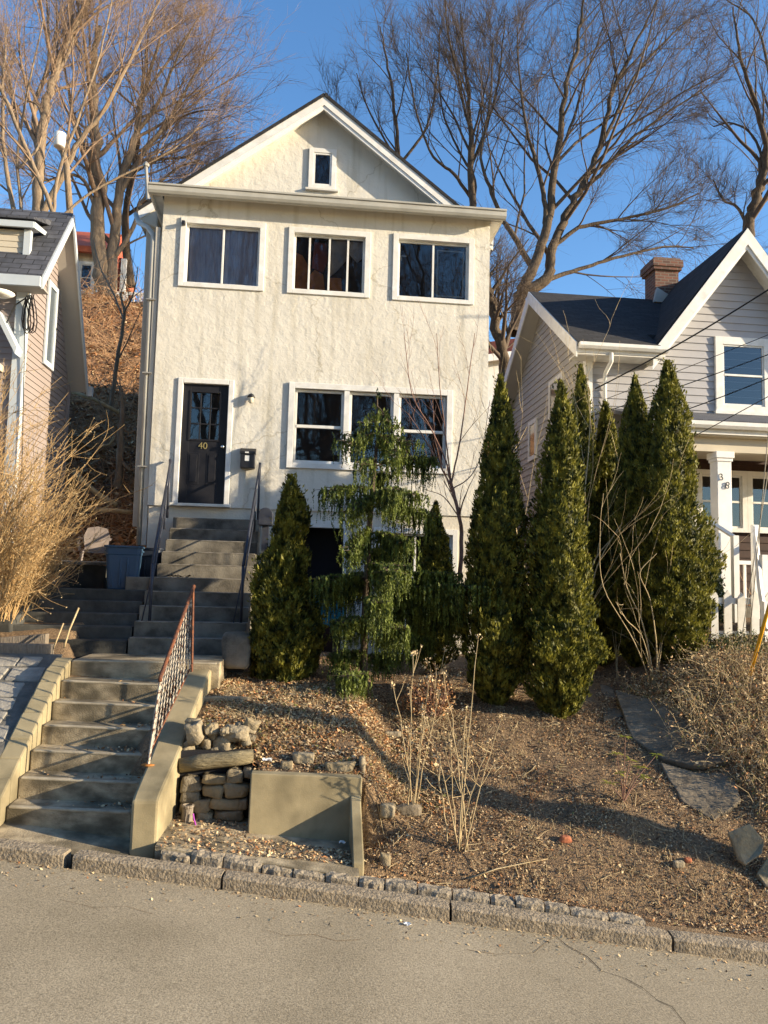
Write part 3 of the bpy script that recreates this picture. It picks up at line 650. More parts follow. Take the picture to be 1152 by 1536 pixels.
rub = [(293, 1100, 14, 20, 'upright pale stone at the left of the rubble heap'), (318, 1094, 12, 12, 'small angular stone behind the round one in the rubble heap'), (333, 1115, 17, 15, 'round pale stone in the middle of the rubble heap'), (355, 1100, 22, 15, 'large tilted angular stone at the right of the rubble heap'),
       (290, 1084, 15, 8, 'flat stone leaning on the cheek wall above the rubble heap'), (308, 1115, 9, 10, 'little whitish stone at the front of the rubble heap'), (340, 1096, 10, 8, 'dark wedge stone at the back of the rubble heap'), (368, 1110, 9, 9, 'small round stone at the right end of the rubble heap'), (281, 1122, 10, 9, 'grey stone in the corner by the cheek wall')]
for i, (px, py, a, b, lab) in enumerate(rub):
    P0 = at(px, py, 7.84+.035*(i % 3)+(.12 if py < 1090 else 0)); stone('rubble_stone', P0, (a*.8*7.9/FPX, .08, b*.75*7.9/FPX), M['stone_pale'] if i in (0, 2, 3, 5) else M['stone'], None, 300+i, rot=random.uniform(-.5, .5), rough=.14, tilt=random.uniform(-.4, .4), sharp=i in (1, 3, 6), lab=lab, cat='stone', grp='rubble stones above the dry stone wall')
for i in range(26):
    rr = random.Random(900+i); px = rr.uniform(276, 378); py = rr.uniform(1092, 1128) - (8 if px > 350 else 0); sz = rr.uniform(3.5, 8)
    P0 = at(px, py, 7.86+rr.uniform(0, .12)); a_ = sz*7.9/FPX
    stone('rubble_stone', P0, (a_*1.2, a_, a_*rr.uniform(.6, 1)), [M['stone_pale'], M['stone'], M['stone_b']][i % 3], None, 900+i, rot=rr.uniform(-1, 1), rough=.16, tilt=rr.uniform(-.6, .6), sharp=i % 2 == 0, lab='small fist sized stone filling in the rubble heap above the dry stone wall', cat='stone', grp='rubble stones above the dry stone wall')
loose = [(455, 1138, 16, 9, M['stone_pale'], 'pale rounded stone lying above the planter wall'), (510, 1153, 22, 7, M['stone'], 'long flat stone above the right end of the planter wall'), (543, 1146, 5, 12, M['stone_pale'], 'small upright stone at the corner of the planter wall'),
         (588, 1104, 15, 5, M['stone_pale'], 'white flat stone on the leafy bank above the planter wall'), (430, 1150, 9, 6, M['stone'], 'small dark stone left of the pale rounded one'), (581, 1221, 12, 10, M['stone_pale'], 'yellowish stone on the bank right of the planter fin'),
         (612, 1216, 22, 10, M['slate'], 'dark slab stone beside the foot of the dry stalks'), (578, 1291, 8, 9, M['stone'], 'stone at the foot of the planter fin'), (848, 1262, 9, 6, M['terracotta'], 'red brick fragment on the bare bank'), (1032, 1292, 5, 4, M['terracotta'], 'small red brick bit by the leaning flagstone'),
         (1018, 1300, 9, 5, M['stone_pale'], 'pale stone left of the leaning flagstone'), (330, 1050, 45, 4, M['stone_pale'], 'long pale kerb stone half buried beside the landing')]
for i, (px, py, a, b, mt, lab) in enumerate(loose):
    P0 = ground_pt(px, py+b*.6, 6.9, 12); s = P0.y/FPX
    stone('loose_stone', P0+Vector((0, 0, b*s*.5)), (a*s, max(b, 6)*s*.8, b*s), mt, None, 400+i, rough=.10, lab=lab, cat='stone' if mt is not M['terracotta'] else 'brick piece', sharp=i in (6, 8, 9))
P0 = at(356, 975, 9.75); stone('boulder', P0, (.19, .16, .22), M['stoop'], None, 500, rough=.07, lab='dark rounded boulder at the right foot of the stoop', cat='boulder')
# pipe stub, purple scrap, white scraps
P0 = at(280, 1243, 7.56); m = mb(); m.lathe(P0, [(.052, 0), (.052, .19), (.060, .20), (.060, .215), (.045, .22), (.045, .1)], 18); o = m.build('pipe_stub', M['wood_old'], smooth=False); tag(o, 'short old pipe standing in the corner of the stone wall', 'pipe')
P0 = at(291, 1232, 7.5); m = mb(); m.tube([P0+Vector((-.012, 0, .07)), P0+Vector((0, -.01, .02)), P0+Vector((.02, -.02, -.03))], .007, 6); tag(m.build('plastic_scrap', M['magenta']), 'purple plastic scrap beside the pipe stub', 'litter')
for px, py, a, lab in [(303, 1322, .05, 'white paper scrap in the gutter below the kerb joint'), (611, 1388, .03, 'tiny white scrap in the gutter under the middle kerb stone'), (523, 1152, .03, 'white paper scrap on the soil above the planter wall'), (400, 1148, .045, 'crumpled white paper beside the log of the stone wall'), (1133, 1437, .035, 'white scrap in the gutter at the right end of the kerb'), (513, 1282, .03, 'white scrap on the concrete apron by the fin')]:
    if px in (303, 611, 1133): P0 = road_pt(px, py)
    else: P0 = ground_pt(px, py, 6.6, 9)+Vector((0, 0, .02))
    if px == 513: P0.z = float(zkerb(P0.x))+.13
    rr = random.Random(px); m = mb(); n = 5
    G = [[P0+Vector(((i/4-.5)*2*a+rr.uniform(-.1, .1)*a, (j/4-.5)*1.2*a, rr.uniform(0, .7)*a)) for i in range(n)] for j in range(n)]
    for j in range(n-1):
        for i in range(n-1): m.quad(G[j][i], G[j][i+1], G[j+1][i+1], G[j+1][i])
    tag(m.build('paper_scrap', M['paper']), lab, 'litter')

# ------------------------------------------------------------------ window builder (frames face -Y)
def window(root, x0, x1, z0, z1, Y, tw=.10, style='slide', inset=.07, frame=None, tm=None, split=None, back=.14, name='window', sill=True, proud=.03):
    """trim boards outside [x0,x1,z0,z1] outer; glass inset behind wall plane Y"""
    tm = tm or M['trim']; fr = frame or M['trim']
    m = mb(); f = Y-proud
    m.box(x0, x0+tw, f, Y+.01, z0, z1); m.box(x1-tw, x1, f, Y+.01, z0, z1)
    m.box(x0+tw, x1-tw, f, Y+.01, z1-tw, z1); m.box(x0+tw, x1-tw, f, Y+.01, z0, z0+tw*.8)
    W = m.build(name, tm, root, bevel=.004)
    a, b, c, d = x0+tw, x1-tw, z0+tw*.8, z1-tw
    m = mb(); g = Y+inset; s = .035
    m.box(a-.01, a, Y, g+.03, c, d); m.box(b, b+.01, Y, g+.03, c, d); m.box(a, b, Y, g+.03, d, d+.01); m.box(a, b, Y-.0, g+.03, c-.01, c)   # reveal
    if style == 'slide':
        m.box(a, a+s, g-.02, g+.02, c, d); m.box(b-s, b, g-.02, g+.02, c, d); m.box(a+s, b-s, g-.02, g+.02, d-s, d); m.box(a+s, b-s, g-.02, g+.02, c, c+s)
        for q in ([.5] if split is None else split): xx = a+(b-a)*q; m.box(xx-.017, xx+.017, g-.025, g+.018, c+s, d-s)
    elif style == 'hung':
        m.box(a, a+s, g-.02, g+.02, c, d); m.box(b-s, b, g-.02, g+.02, c, d); m.box(a+s, b-s, g-.02, g+.02, d-s, d); m.box(a+s, b-s, g-.02, g+.02, c, c+s*1.2)
        mid = (c+d)/2; m.box(a+s, b-s, g-.03, g+.018, mid-.022, mid+.022)
    m.build('sash', fr, W, bevel=.003)
    m = mb(); m.quad((a+.01, g, c+.01), (b-.01, g, c+.01), (b-.01, g, d-.01), (a+.01, g, d-.01)); m.build('pane', M['glass'], W)
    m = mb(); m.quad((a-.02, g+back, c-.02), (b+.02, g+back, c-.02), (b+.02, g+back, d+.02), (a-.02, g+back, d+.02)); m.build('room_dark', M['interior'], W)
    return W, (a, b, c, d, g)
def wall_cells(m, x0, x1, z0, z1, Y, holes):
    holes = [h for h in holes if h[3] > z0 and h[2] < z1]
    xs_ = sorted({x0, x1, *[h[0] for h in holes], *[h[1] for h in holes]}); zs_ = sorted({z0, z1, *[h[2] for h in holes], *[h[3] for h in holes]})
    for i in range(len(xs_)-1):
        for j in range(len(zs_)-1):
            cx0, cz0 = (xs_[i]+xs_[i+1])/2, (zs_[j]+zs_[j+1])/2
            if any(h[0] < cx0 < h[1] and h[2] < cz0 < h[3] for h in holes): continue
            m.quad((xs_[i], Y, zs_[j]), (xs_[i+1], Y, zs_[j]), (xs_[i+1], Y, zs_[j+1]), (xs_[i], Y, zs_[j+1]))
# ------------------------------------------------------------------ house 40
H = thing('stucco_house', (.25, 12.9, -1.2), 'tall narrow cream stucco house with a front gable and black door numbered 40', 'house')
YF = 12.9; xL, xR = -2.585, 3.085
wins = [(-2.28, -.85, 4.92, 6.13), (-.455, .965, 4.92, 6.10), (1.36, 2.80, 4.915, 6.12)]
tri = (-.35, 2.46, 1.90, 3.365)
door = (-2.19, -1.27, 1.20, 3.345)
bdoor = (-.16, .74, -1.15, 1.03); bwin = (1.15, 2.6, .05, .95)
holes = [(a+.05, b-.05, c+.04, d-.05) for a, b, c, d in wins+[tri]]+[(door[0]+.04, door[1]-.04, 1.24, door[3]-.04), (bdoor[0]+.05, bdoor[1]-.05, bdoor[2], bdoor[3]-.05), (bwin[0]+.05, bwin[1]-.05, bwin[2]+.04, bwin[3]-.05)]
m = mb(); wall_cells(m, xL, xR, 1.19, 6.53, YF, holes)
m.quad((xL, 14.5, 1.19), (xL, YF, 1.19), (xL, YF, 6.53), (xL, 14.5, 6.53)); m.quad((xR, YF, 1.19), (xR, 14.5, 1.19), (xR, 14.5, 6.53), (xR, YF, 6.53))
m.build('front_wall', M['stucco'], H)
m = mb(); wall_cells(m, xL+.02, xR-.02, -1.4, 1.19, YF+.03, holes)
m.quad((xL+.02, 14.5, -1.4), (xL+.02, YF+.03, -1.4), (xL+.02, YF+.03, 1.19), (xL+.02, 14.5, 1.19)); m.quad((xR-.02, YF+.03, -1.4), (xR-.02, 14.5, -1.4), (xR-.02, 14.5, 1.19), (xR-.02, YF+.03, 1.19))
m.quad((xL, YF, 1.19), (xR, YF, 1.19), (xR-.02, YF+.03, 1.19), (xL+.02, YF+.03, 1.19))
m.build('base_wall', mat('smooth_stucco', (.66, .61, .50), (.55, .51, .43), 3, .85, .3, 30), H)
# main block behind: gable wall, rakes, roof
AX, AZ = .08, 9.45; eL, eR, eZ = -3.31, 3.47, 6.86
GY = 14.5; RK = 14.22
sl_ = (AZ-eZ)/(AX-eL)
mL, mR = -2.93, 3.09
m = mb(); zL = AZ-.16-sl_*(AX-mL); zR = AZ-.16-sl_*(mR-AX)
m.prism([(mL, GY, -1.4), (mR, GY, -1.4), (mR, GY, zR), (AX, GY, AZ-.16), (mL, GY, zL)], (0, 4.2, 0)); m.build('main_wall', M['stucco'], H)
for sgn, ex in ((-1, eL), (1, eR)):
    # roof slab
    m = mb(); n_ = Vector((sgn*sl_, 0, 1)).normalized()
    a = Vector((AX, RK-.02, AZ)); b = Vector((ex, RK-.02, AZ-sl_*abs(ex-AX)))
    m.prism([a-n_*.03, b-n_*.03, b+n_*.02, a+n_*.02+Vector((0, 0, .01))], (0, 4.9, 0)); m.build('roof_slope', M['shingle_black'], H, uv=True)
    # rake boards: outer fascia, inner shadow board and soffit
    t_ = (b-a).normalized()
    a2 = Vector((AX, RK, AZ-.04)); b2 = Vector((ex, RK, b.z-.04))
    m = mb(); m.prism([a2, b2, b2-Vector((0, 0, .17)), a2-Vector((0, 0, .17))], (0, .03, 0)); m.build('rake_board', M['trim'], H)
    m = mb(); dz = Vector((0, 0, -.172)); m.prism([a2+dz+Vector((0, .02, 0)), b2+dz+Vector((0, .02, 0)), b2+dz*1.45+Vector((0, .02, 0)), a2+dz*1.45+Vector((0, .02, 0))], (0, .04, 0)); m.build('rake_moulding', M['white'], H)
    m = mb(); m.quad(a2+dz*.9+Vector((0, .05, 0)), b2+dz*.9+Vector((0, .05, 0)), b2+dz*.9+Vector((0, GY-RK, 0)), a2+dz*.9+Vector((0, GY-RK, 0))); m.build('soffit', M['trim_old'], H)
    m = mb(); ez = b.z; m.prism([(ex, RK+.02, ez-.05), (ex-sgn*.36, RK+.02, ez-.05+sl_*.3), (ex-sgn*.36, RK+.02, ez-.34), (ex, RK+.02, ez-.2)], (0, .45, 0)); m.build('eave_return', M['cream_siding'] if sgn < 0 else M['trim'], H, bevel=.02)
    m = mb(); m.box(ex-.05*(1+sgn)/2-.01, ex+.05*(1-sgn)/2+.02, RK+.2, RK+4.6, ez-.18, ez-.05); m.build('side_gutter', M['gutter'], H)
# gable window
gp0, gp1 = at(462, 283, GY), at(505, 226, GY)
W_, q = window(H, gp0.x, gp1.x, gp0.z, gp1.z, GY, tw=.09, style='slide', split=[], inset=-.012, back=.008, proud=.045)
for m_ in []: pass
m = mb(); m.box(gp0.x-.05, gp1.x+.05, GY-.07, GY+.01, gp0.z-.04, gp0.z-.002); m.build('sill', M['trim_old'], W_)
# lean-to roof of the front block, gutter, soffit, fascia
ov = 12.55; gz = 6.545
m = mb(); m.prism([(-2.79, ov+.09, gz-.01), (-2.79, 14.56, 7.0), (-2.79, 14.56, 6.95), (-2.79, ov+.09, gz-.05)], (6.08, 0, 0)); m.build('porch_roof', M['shingle_grey'], H, uv=True)
m = mb(); m.box(-2.76, 3.27, ov+.10, YF-.001, 6.485, 6.51); m.box(-2.76, -2.62, YF, 14.3, 6.47, 6.50); m.box(3.1, 3.27, YF, 14.3, 6.47, 6.50); m.build('soffit', M['trim_old'], H)
m = mb(); m.box(-2.78, 3.29, ov+.125, ov+.148, 6.40, gz-.05); m.box(-2.78, -2.757, ov+.1, 14.5, 6.44, gz-.03); m.box(3.272, 3.295, ov+.1, 14.5, 6.44, gz-.03); m.build('fascia', M['trim_old'], H)
m = mb(); prof = [(0, -.03), (-.065, -.03), (-.09, .01), (-.09, .095), (-.11, .095), (-.11, .125), (-.08, .125), (-.08, .02), (-.06, -.01), (0, -.01)]
m.prism([(-2.79, ov+.12+a, gz-.125+b) for a, b in prof], (6.09, 0, 0)); m.build('front_gutter', M['gutter'], H)
for ya in (ov+.3,):
    m = mb(); m.prism([(-2.80, ov+.05, gz-.14), (-2.80, ov+.05, gz-.01), (-2.80, 14.4, gz+.03), (-2.80, 14.4, gz-.15)], (.03, 0, 0)); m.build('side_board', M['trim_old'], H)
# left corner pipes
m = mb(); 
pp = [(-3.20, 14.2, 6.35), (-3.12, 14.05, 6.2), (-2.86, 13.3, 6.0), (-2.74, 13.0, 5.9), (-2.72, 12.97, 5.7), (-2.72, 12.97, .42)]
pp = [at(204, 322, 13.6), at(208, 334, 13.4), at(222, 341, 13.15), at(230, 352, 13.02), at(230, 364, 12.98), at(226, 440, 12.98), at(208, 818, 12.98)]
m.tube(pp, .045, 8); m.build('downspout', M['gutter'], H, smooth=True)
m = mb(); p0, p1 = at(238, 340, 12.93), at(216, 818, 12.93); m.prism([p0+Vector((-.05, 0, 0)), p0+Vector((.03, 0, 0)), p1+Vector((.03, 0, 0)), p1+Vector((-.05, 0, 0))], (0, .06, 0)); m.build('conduit', M['beige_metal'], H, bevel=.01)
m = mb(); p0, p1 = at(224, 345, 13.2), at(203, 790, 13.2); m.prism([p0+Vector((-.05, 0, 0)), p0+Vector((.05, 0, 0)), p1+Vector((.05, 0, 0)), p1+Vector((-.05, 0, 0))], (0, .06, 0)); m.build('downspout', M['gutter'], H, bevel=.012)
for yy in (450, 560, 700):
    p = at(228-(yy-450)*.052, yy, 12.95); m = mb(); m.box(p.x-.09, p.x+.06, 12.90, 12.96, p.z-.012, p.z+.012); m.build('pipe_strap', M['galv'], H)
# service mast and wires at the roof corner
m = mb(); m.tube([at(222, 300, 13.4), at(219, 250, 13.4)], .03, 8); m.lathe(at(219, 250, 13.4), [(.05, 0), (.06, .04), (.02, .09)], 8); m.build('service_mast', M['galv'], H)
# windows
lab_pan = []
for i, wv in enumerate(wins):
    W_, (a, b, c, d, gg) = window(H, *wv, YF, tw=.095, split=[.5] if i != 1 else [.22, .5, .76])
    if i == 0:
        n = 40; m = mb()
        for j in range(n):
            f = lambda u: gg+.05+.012*math.sin(u*38)+.008*math.sin(u*77+1)
            u0_, u1_ = j/n, (j+1)/n; X0, X1 = a+(b-a)*u0_, a+(b-a)*u1_; m.quad((X0, f(u0_), c), (X1, f(u1_), c), (X1, f(u1_), d), (X0, f(u0_), d))
        m.build('curtain', M['curtain'], W_, smooth=True)
        m = mb(); m.box(wv[0]+.02, wv[0]+.08, YF-.10, YF-.03, wv[3]-.16, wv[3]-.09); m.build('security_camera', M['blackmetal'], W_, bevel=.01)
    if i == 1:
        yy = gg+.06
        for nm, mt_, pts in (('cloth', M['orange'], [(.0, 0), (.20, 0), (.20, .5), (.12, .66), (0, .72)]), ('cloth', M['orange'], [(.22, 0), (.46, 0), (.42, .35), (.3, .42), (.22, .3)]), ('cloth', M['redcloth'], [(.26, .45), (.42, .38), (.48, .6), (.46, .9), (.28, .92)]), ('cloth', M['palecloth'], [(.5, .3), (.6, .4), (.74, .62), (.74, 1), (.52, 1)]), ('cloth', M['orange'], [(.50, .04), (.70, .05), (.68, .3), (.5, .3)]), ('cloth', M['palecloth'], [(.78, .75), (.9, .6), (1, .72), (1, .97), (.78, .97)])):
            m = mb(); m.prism([(a+(b-a)*u, yy, c+(d-c)*v) for u, v in pts], (0, .01, 0)); m.build(nm, mt_, W_); yy += .002
    if i == 2:
        m = mb(); s_ = .02
        for (u0_, u1_, v0, v1) in ((.56, .58, .08, .9), (.93, .95, .08, .9), (.58, .93, .88, .9), (.58, .93, .08, .1), (.05, .13, .74, .76), (.05, .06, .66, .74)):
            m.box(a+(b-a)*u0_, a+(b-a)*u1_, gg+.03, gg+.035, c+(d-c)*v0, c+(d-c)*v1)
        m.build('inner_frame', M['gutter'], W_)
# triple window as one unit with three sashes
a0, b0, c0, d0 = tri; m = mb(); tw = .10
m.box(a0, a0+tw, YF-.04, YF+.01, c0, d0); m.box(b0-tw, b0, YF-.04, YF+.01, c0, d0); m.box(a0+tw, b0-tw, YF-.04, YF+.01, d0-tw, d0); m.box(a0+tw, b0-tw, YF-.04, YF+.01, c0, c0+.09)
TW = m.build('window', M['trim'], H, bevel=.004)
ax_, bx_ = a0+tw, b0-tw; muls = [ax_, ax_+.84, ax_+.93, ax_+1.69, ax_+1.78, bx_]
for (p, q_) in ((muls[1], muls[2]), (muls[3], muls[4])):
    m = mb(); m.box(p, q_, YF-.025, YF+.10, c0+.09, d0-tw); m.build('mullion', M['trim'], TW)
cz, dz = c0+.09, d0-tw; gg = YF+.07
for j, (p, q_) in enumerate(((muls[0], muls[1]), (muls[2], muls[3]), (muls[4], muls[5]))):
    m = mb(); s = .045
    m.box(p, p+s, gg-.03, gg+.02, cz, dz); m.box(q_-s, q_, gg-.03, gg+.02, cz, dz); m.box(p+s, q_-s, gg-.03, gg+.02, dz-s, dz); m.box(p+s, q_-s, gg-.03, gg+.02, cz, cz+s*1.2)
    if j != 1: mid = (cz+dz)/2; m.box(p+s, q_-s, gg-.04, gg+.02, mid-.025, mid+.025)
    m.build('sash', M['trim'], TW, bevel=.003)
    m = mb(); m.quad((p+.01, gg, cz+.01), (q_-.01, gg, cz+.01), (q_-.01, gg, dz-.01), (p+.01, gg, dz-.01)); m.build('pane', M['glass'], TW)
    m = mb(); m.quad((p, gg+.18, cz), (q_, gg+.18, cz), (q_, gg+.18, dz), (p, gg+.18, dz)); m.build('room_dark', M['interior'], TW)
# door
dx0, dx1, dz0, dz1 = door; m = mb(); t = .085
m.box(dx0, dx0+t, YF-.03, YF+.06, dz0+.04, dz1); m.box(dx1-t, dx1, YF-.03, YF+.06, dz0+.04, dz1); m.box(dx0+t, dx1-t, YF-.03, YF+.06, dz1-t, dz1)
DF = m.build('door_frame', M['trim'], H, bevel=.008)
m = mb(); m.box(dx0-.03, dx1+.03, YF-.09, YF+.05, dz0-.01, dz0+.037); m.build('threshold', M['trim_old'], DF, bevel=.006)
a, b = dx0+t, dx1-t; c, d = dz0+.045, dz1-t; gy = YF+.03
D_ = bpy.data.objects.new('door', None); D_.location = Vector((a, gy, c))-H.location; col.objects.link(D_); D_.parent = H
wl, wr, wb, wt = a+.13, b-.13, c+1.07, d-.13
m = mb(); m.box(a, wl, gy, gy+.045, c, d); m.box(wr, b, gy, gy+.045, c, d); m.box(wl, wr, gy, gy+.045, wt, d); m.box(wl, wr, gy, gy+.045, c, wb)
m.box(wl-.02, wl+.012, gy-.012, gy+.001, wb-.02, wt+.02); m.box(wr-.012, wr+.02, gy-.012, gy+.001, wb-.02, wt+.02); m.box(wl+.012, wr-.012, gy-.012, gy+.001, wt-.012, wt+.02); m.box(wl+.012, wr-.012, gy-.012, gy+.001, wb-.02, wb+.012)
for i in (1, 2): xx = wl+(wr-wl)*i/3; m.box(xx-.011, xx+.011, gy+.005, gy+.04, wb, wt)
for i in (1, 2): zz = wb+(wt-wb)*i/3; m.box(wl, wr, gy+.006, gy+.039, zz-.011, zz+.011)
for (p0, p1) in ((a+.13, (a+b)/2-.06), ((a+b)/2+.06, b-.13)):   # raised panels
    m.box(p0, p1, gy-.006, gy+.001, c+.32, c+.85)
    m.box(p0+.035, p1-.035, gy-.016, gy-.005, c+.355, c+.815)
m.build('door_leaf', M['door'], D_, bevel=.004)
m = mb(); m.quad((wl, gy+.02, wb), (wr, gy+.02, wb), (wr, gy+.02, wt), (wl, gy+.02, wt)); m.build('pane', M['glass'], D_)
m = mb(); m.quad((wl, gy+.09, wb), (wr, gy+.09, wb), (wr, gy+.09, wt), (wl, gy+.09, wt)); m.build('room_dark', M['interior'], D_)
m = mb(); m.tube([(b-.06, gy, c+.96), (b-.06, gy-.03, c+.96), (b-.06, gy-.035, c+.96), (b-.06, gy-.055, c+.96), (b-.06, gy-.07, c+.96)], [.022, .014, .026, .032, .018], 12); m.build('knob', M['steel'], D_, smooth=True)
text('house_number', '40', .155, ((a+b)/2-.01, gy-.012, c+.965), M['gold'], D_)
# wall lamp
LP_ = thing('wall_lamp', at(377, 600, YF), 'small wall lamp with a dark cap beside the black door', 'lamp'); p = Vector(LP_.location)
m = mb(); m.tube([p+Vector((0, 0, .08)), p+Vector((0, -.06, .085)), p+Vector((0, -.08, .06))], .018, 8); m.lathe(p+Vector((0, -.08, .02)), [(.062, 0), (.062, .02), (.045, .055), (.012, .07)], 14); m.build('cap', M['blackmetal'], LP_, smooth=True)
m = mb(); m.lathe(p+Vector((0, -.08, -.075)), [(.02, 0), (.045, .02), (.05, .09), (.05, .095)], 14); m.build('shade', M['shade_glass'], LP_, smooth=True)
# mail box on the wall
MBX = thing('wall_mailbox', (-.985, YF, 1.85), 'black wall mailbox with a white label right of the door', 'mailbox')
m = mb(); m.box(-1.105, -.865, YF-.12, YF-.001, 1.85, 2.10); m.build('box', M['blackmetal'], MBX, bevel=.012)
m = mb(); m.prism([(-1.115, YF-.135, 2.09), (-1.115, YF-.135, 2.13), (-1.115, YF-.06, 2.19), (-1.115, YF-.001, 2.20), (-1.115, YF-.001, 2.09)], (.26, 0, 0)); m.build('lid', M['blackmetal'], MBX, bevel=.006)
m = mb(); m.box(-1.03, -.96, YF-.123, YF-.1205, 1.97, 2.06); m.box(-1.03, -.97, YF-.1375, YF-.1355, 2.10, 2.122); m.build('label_plate', M['paper'], MBX)
# domed box by the stoop
p = at(397, 826, 12.0)
DB = thing('domed_mailbox', (p.x, 12.0, -.9), 'dark domed mailbox on a post beside the right stoop railing', 'mailbox')
m = mb(); zc = at(397, 776, 12.0).z; pts = [(p.x-.11, 11.85, zc-.13)]+[(p.x+.11*math.cos(PI-i*PI/10), 11.85, zc+.03+.11*math.sin(i*PI/10)) for i in range(11)]+[(p.x+.11, 11.85, zc-.13)]
m.prism(pts, (0, .34, 0)); m.build('box', M['railpaint'], DB, bevel=.01)
m = mb(); m.box(p.x-.05, p.x+.05, 11.95, 12.05, -.9, zc-.13); m.build('post', M['railpaint'], DB)
# basement door opening and window
a, b, c, d = bdoor; m = mb(); m.box(a, a+.09, YF-.01, YF+.09, c, d); m.box(b-.09, b, YF-.01, YF+.09, c, d); m.box(a+.09, b-.09, YF-.01, YF+.09, d-.12, d); m.box(a+.09, a+.14, YF+.05, YF+.12, c, d-.12)
BD = m.build('basement_opening', M['trim'], H, bevel=.005)
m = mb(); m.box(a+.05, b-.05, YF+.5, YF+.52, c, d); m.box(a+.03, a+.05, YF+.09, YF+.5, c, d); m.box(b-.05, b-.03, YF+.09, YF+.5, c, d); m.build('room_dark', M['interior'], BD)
W_, q = window(H, *bwin, YF+.03, tw=.09, split=[.5], name='basement_window')
m = mb(); m.box(.85, 1.02, YF-.04, YF+.02, -.9, 1.0); m.build('white_post', M['trim'], H)
p = at(495, 915, 12.45); m = mb(); m.lathe((p.x, 12.45, -1.05), [(.19, .35), (.23, .40), (.26, .80), (.28, .81), (.28, .84), (.25, .84), (.22, .5)], 20)
tag(m.build('blue_tub', M['bluetub'], smooth=True), 'bright blue plastic tub behind the evergreens by the basement opening', 'tub')
m = mb(); m.box(.02, .5, 12.25, 12.65, -1.25, -.69); tag(m.build('crate', M['dark_brown'], bevel=.01), 'dark crate carrying the blue tub by the basement opening', 'crate')

# ------------------------------------------------------------------ lap siding
def lap(m, A, B, ext, z0, z1, h, out, lip=.022):
    """clapboards on the vertical plane through A,B (xy); ext(z)->(u0,u1) along A->B in metres"""
    A = Vector((*A, 0)); B = Vector((*B, 0)); t = (B-A).normalized(); out = Vector((*out, 0)).normalized()
    z = z0
    while z < z1-1e-4:
        zt_ = min(z+h, z1); e0 = ext(z+.001); e1 = ext(zt_-.001)
        if e0[1]-e0[0] > .02:
            if e1[1] <= e1[0]: mm = (e0[0]+e0[1])/2; e1 = (mm-.001, mm+.001)
            P = lambda u, zz, o: A+t*u+out*o+Vector((0, 0, zz))
            m.quad(P(e0[0], z, lip), P(e0[1], z, lip), P(e1[1], zt_, .002), P(e1[0], zt_, .002))
            m.quad(P(e0[0], z, -.01), P(e0[1], z, -.01), P(e0[1], z, lip), P(e0[0], z, lip))
        z = zt_
# ------------------------------------------------------------------ house 38
N38 = thing('grey_house', (8.6, 15.5, -.8), 'grey clapboard house with white trim, brick chimney and porch column numbered 38', 'house')
gx, gz_ = 9.24, 7.72; gl = 7.18; gzl = 5.02; gs = (gz_-gzl)/(gx-gl)
def front_ext(z):
    if z < 5.02: return (0, 6.4)
    hw = (gz_-.05-z)/gs; return (gx-5.84-hw, gx-5.84+hw)
m = mb(); lap(m, (5.84, 15.5), (12.2, 15.5), front_ext, 2.9, 7.6, .165, (0, -1)); m.build('front_wall', M['grey_siding'], N38)
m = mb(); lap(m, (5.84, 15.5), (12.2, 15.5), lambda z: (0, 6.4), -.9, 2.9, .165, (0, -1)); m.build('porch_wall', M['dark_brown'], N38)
m = mb(); rY, rZ = 18.44, 7.32
def side_ext(z):
    if z < 4.95: return (0, 6.3)
    a = 15.5+(z-4.95)/((rZ-4.95)/(rY-15.0))*.95; b = 21.9-(z-4.95)/((rZ-4.95)/(21.9-rY)); return (22-b, 22-a) if b > a else (3, 3)
lap(m, (5.84, 22), (5.84, 15.5), side_ext, -1, 7.25, .165, (-1, 0)); m.build('side_wall', M['tan_siding'], N38)
m = mb(); m.box(5.86, 12, 15.53, 22, -1, 4.9); m.prism([(5.86, 15.53, 4.9), (5.86, 22, 4.9), (5.86, rY, rZ-.1)], (6, 0, 0)); m.prism([(gl+.25, 15.53, 4.9), (11.0, 15.53, 4.9), (gx, 15.53, gz_-.28)], (0, 3, 0)); m.build('core', M['tan_siding'], N38)
# corner boards
m = mb(); m.box(5.80, 5.95, 15.44, 15.60, -.9, 5.0); m.build('corner_board', M['trim'], N38)
# main roof
m = mb(); RX0 = 5.45
fe = Vector((RX0, 14.98, 4.98)); rg = Vector((RX0, rY, 7.38)); be = Vector((RX0, 22.2, 4.75))
m.prism([fe, rg, rg+Vector((0, 0, .10)), fe+Vector((0, -.02, .10))], (1.8, 0, 0)); f2 = fe.lerp(rg, .2)+Vector((1.8, 0, 0)); r2_ = rg+Vector((1.8, 0, 0)); m.prism([f2, r2_, r2_+Vector((0, 0, .10)), f2+Vector((0, 0, .10))], (4.9, 0, 0)); m.prism([rg, be, be+Vector((0, 0, .1)), rg+Vector((0, 0, .1))], (6.7, 0, 0)); m.build('roof', M['shingle_black'], N38, uv=True)
for (p, q_) in ((fe, rg), (rg, be)):
    m = mb(); dzv = Vector((0, 0, -.22)); m.prism([p+dzv, q_+dzv, q_+Vector((0, 0, .09)), p+Vector((0, 0, .09))], (-.03, 0, 0)); m.build('rake_board', M['trim'], N38)
    m = mb(); m.quad(p+dzv*.8, q_+dzv*.8, q_+dzv*.8+Vector((.39, 0, 0)), p+dzv*.8+Vector((.39, 0, 0))); m.build('soffit', M['tan_siding'], N38)
m = mb(); m.prism([(RX0+.02, 14.98+a, 4.93+b) for a, b in [(0, 0), (-.08, 0), (-.12, .05), (-.12, .12), (0, .12)]], (1.9, 0, 0)); m.box(RX0, 7.35, 14.99, 15.02, 4.86, 5.02); m.build('front_gutter', M['trim'], N38)
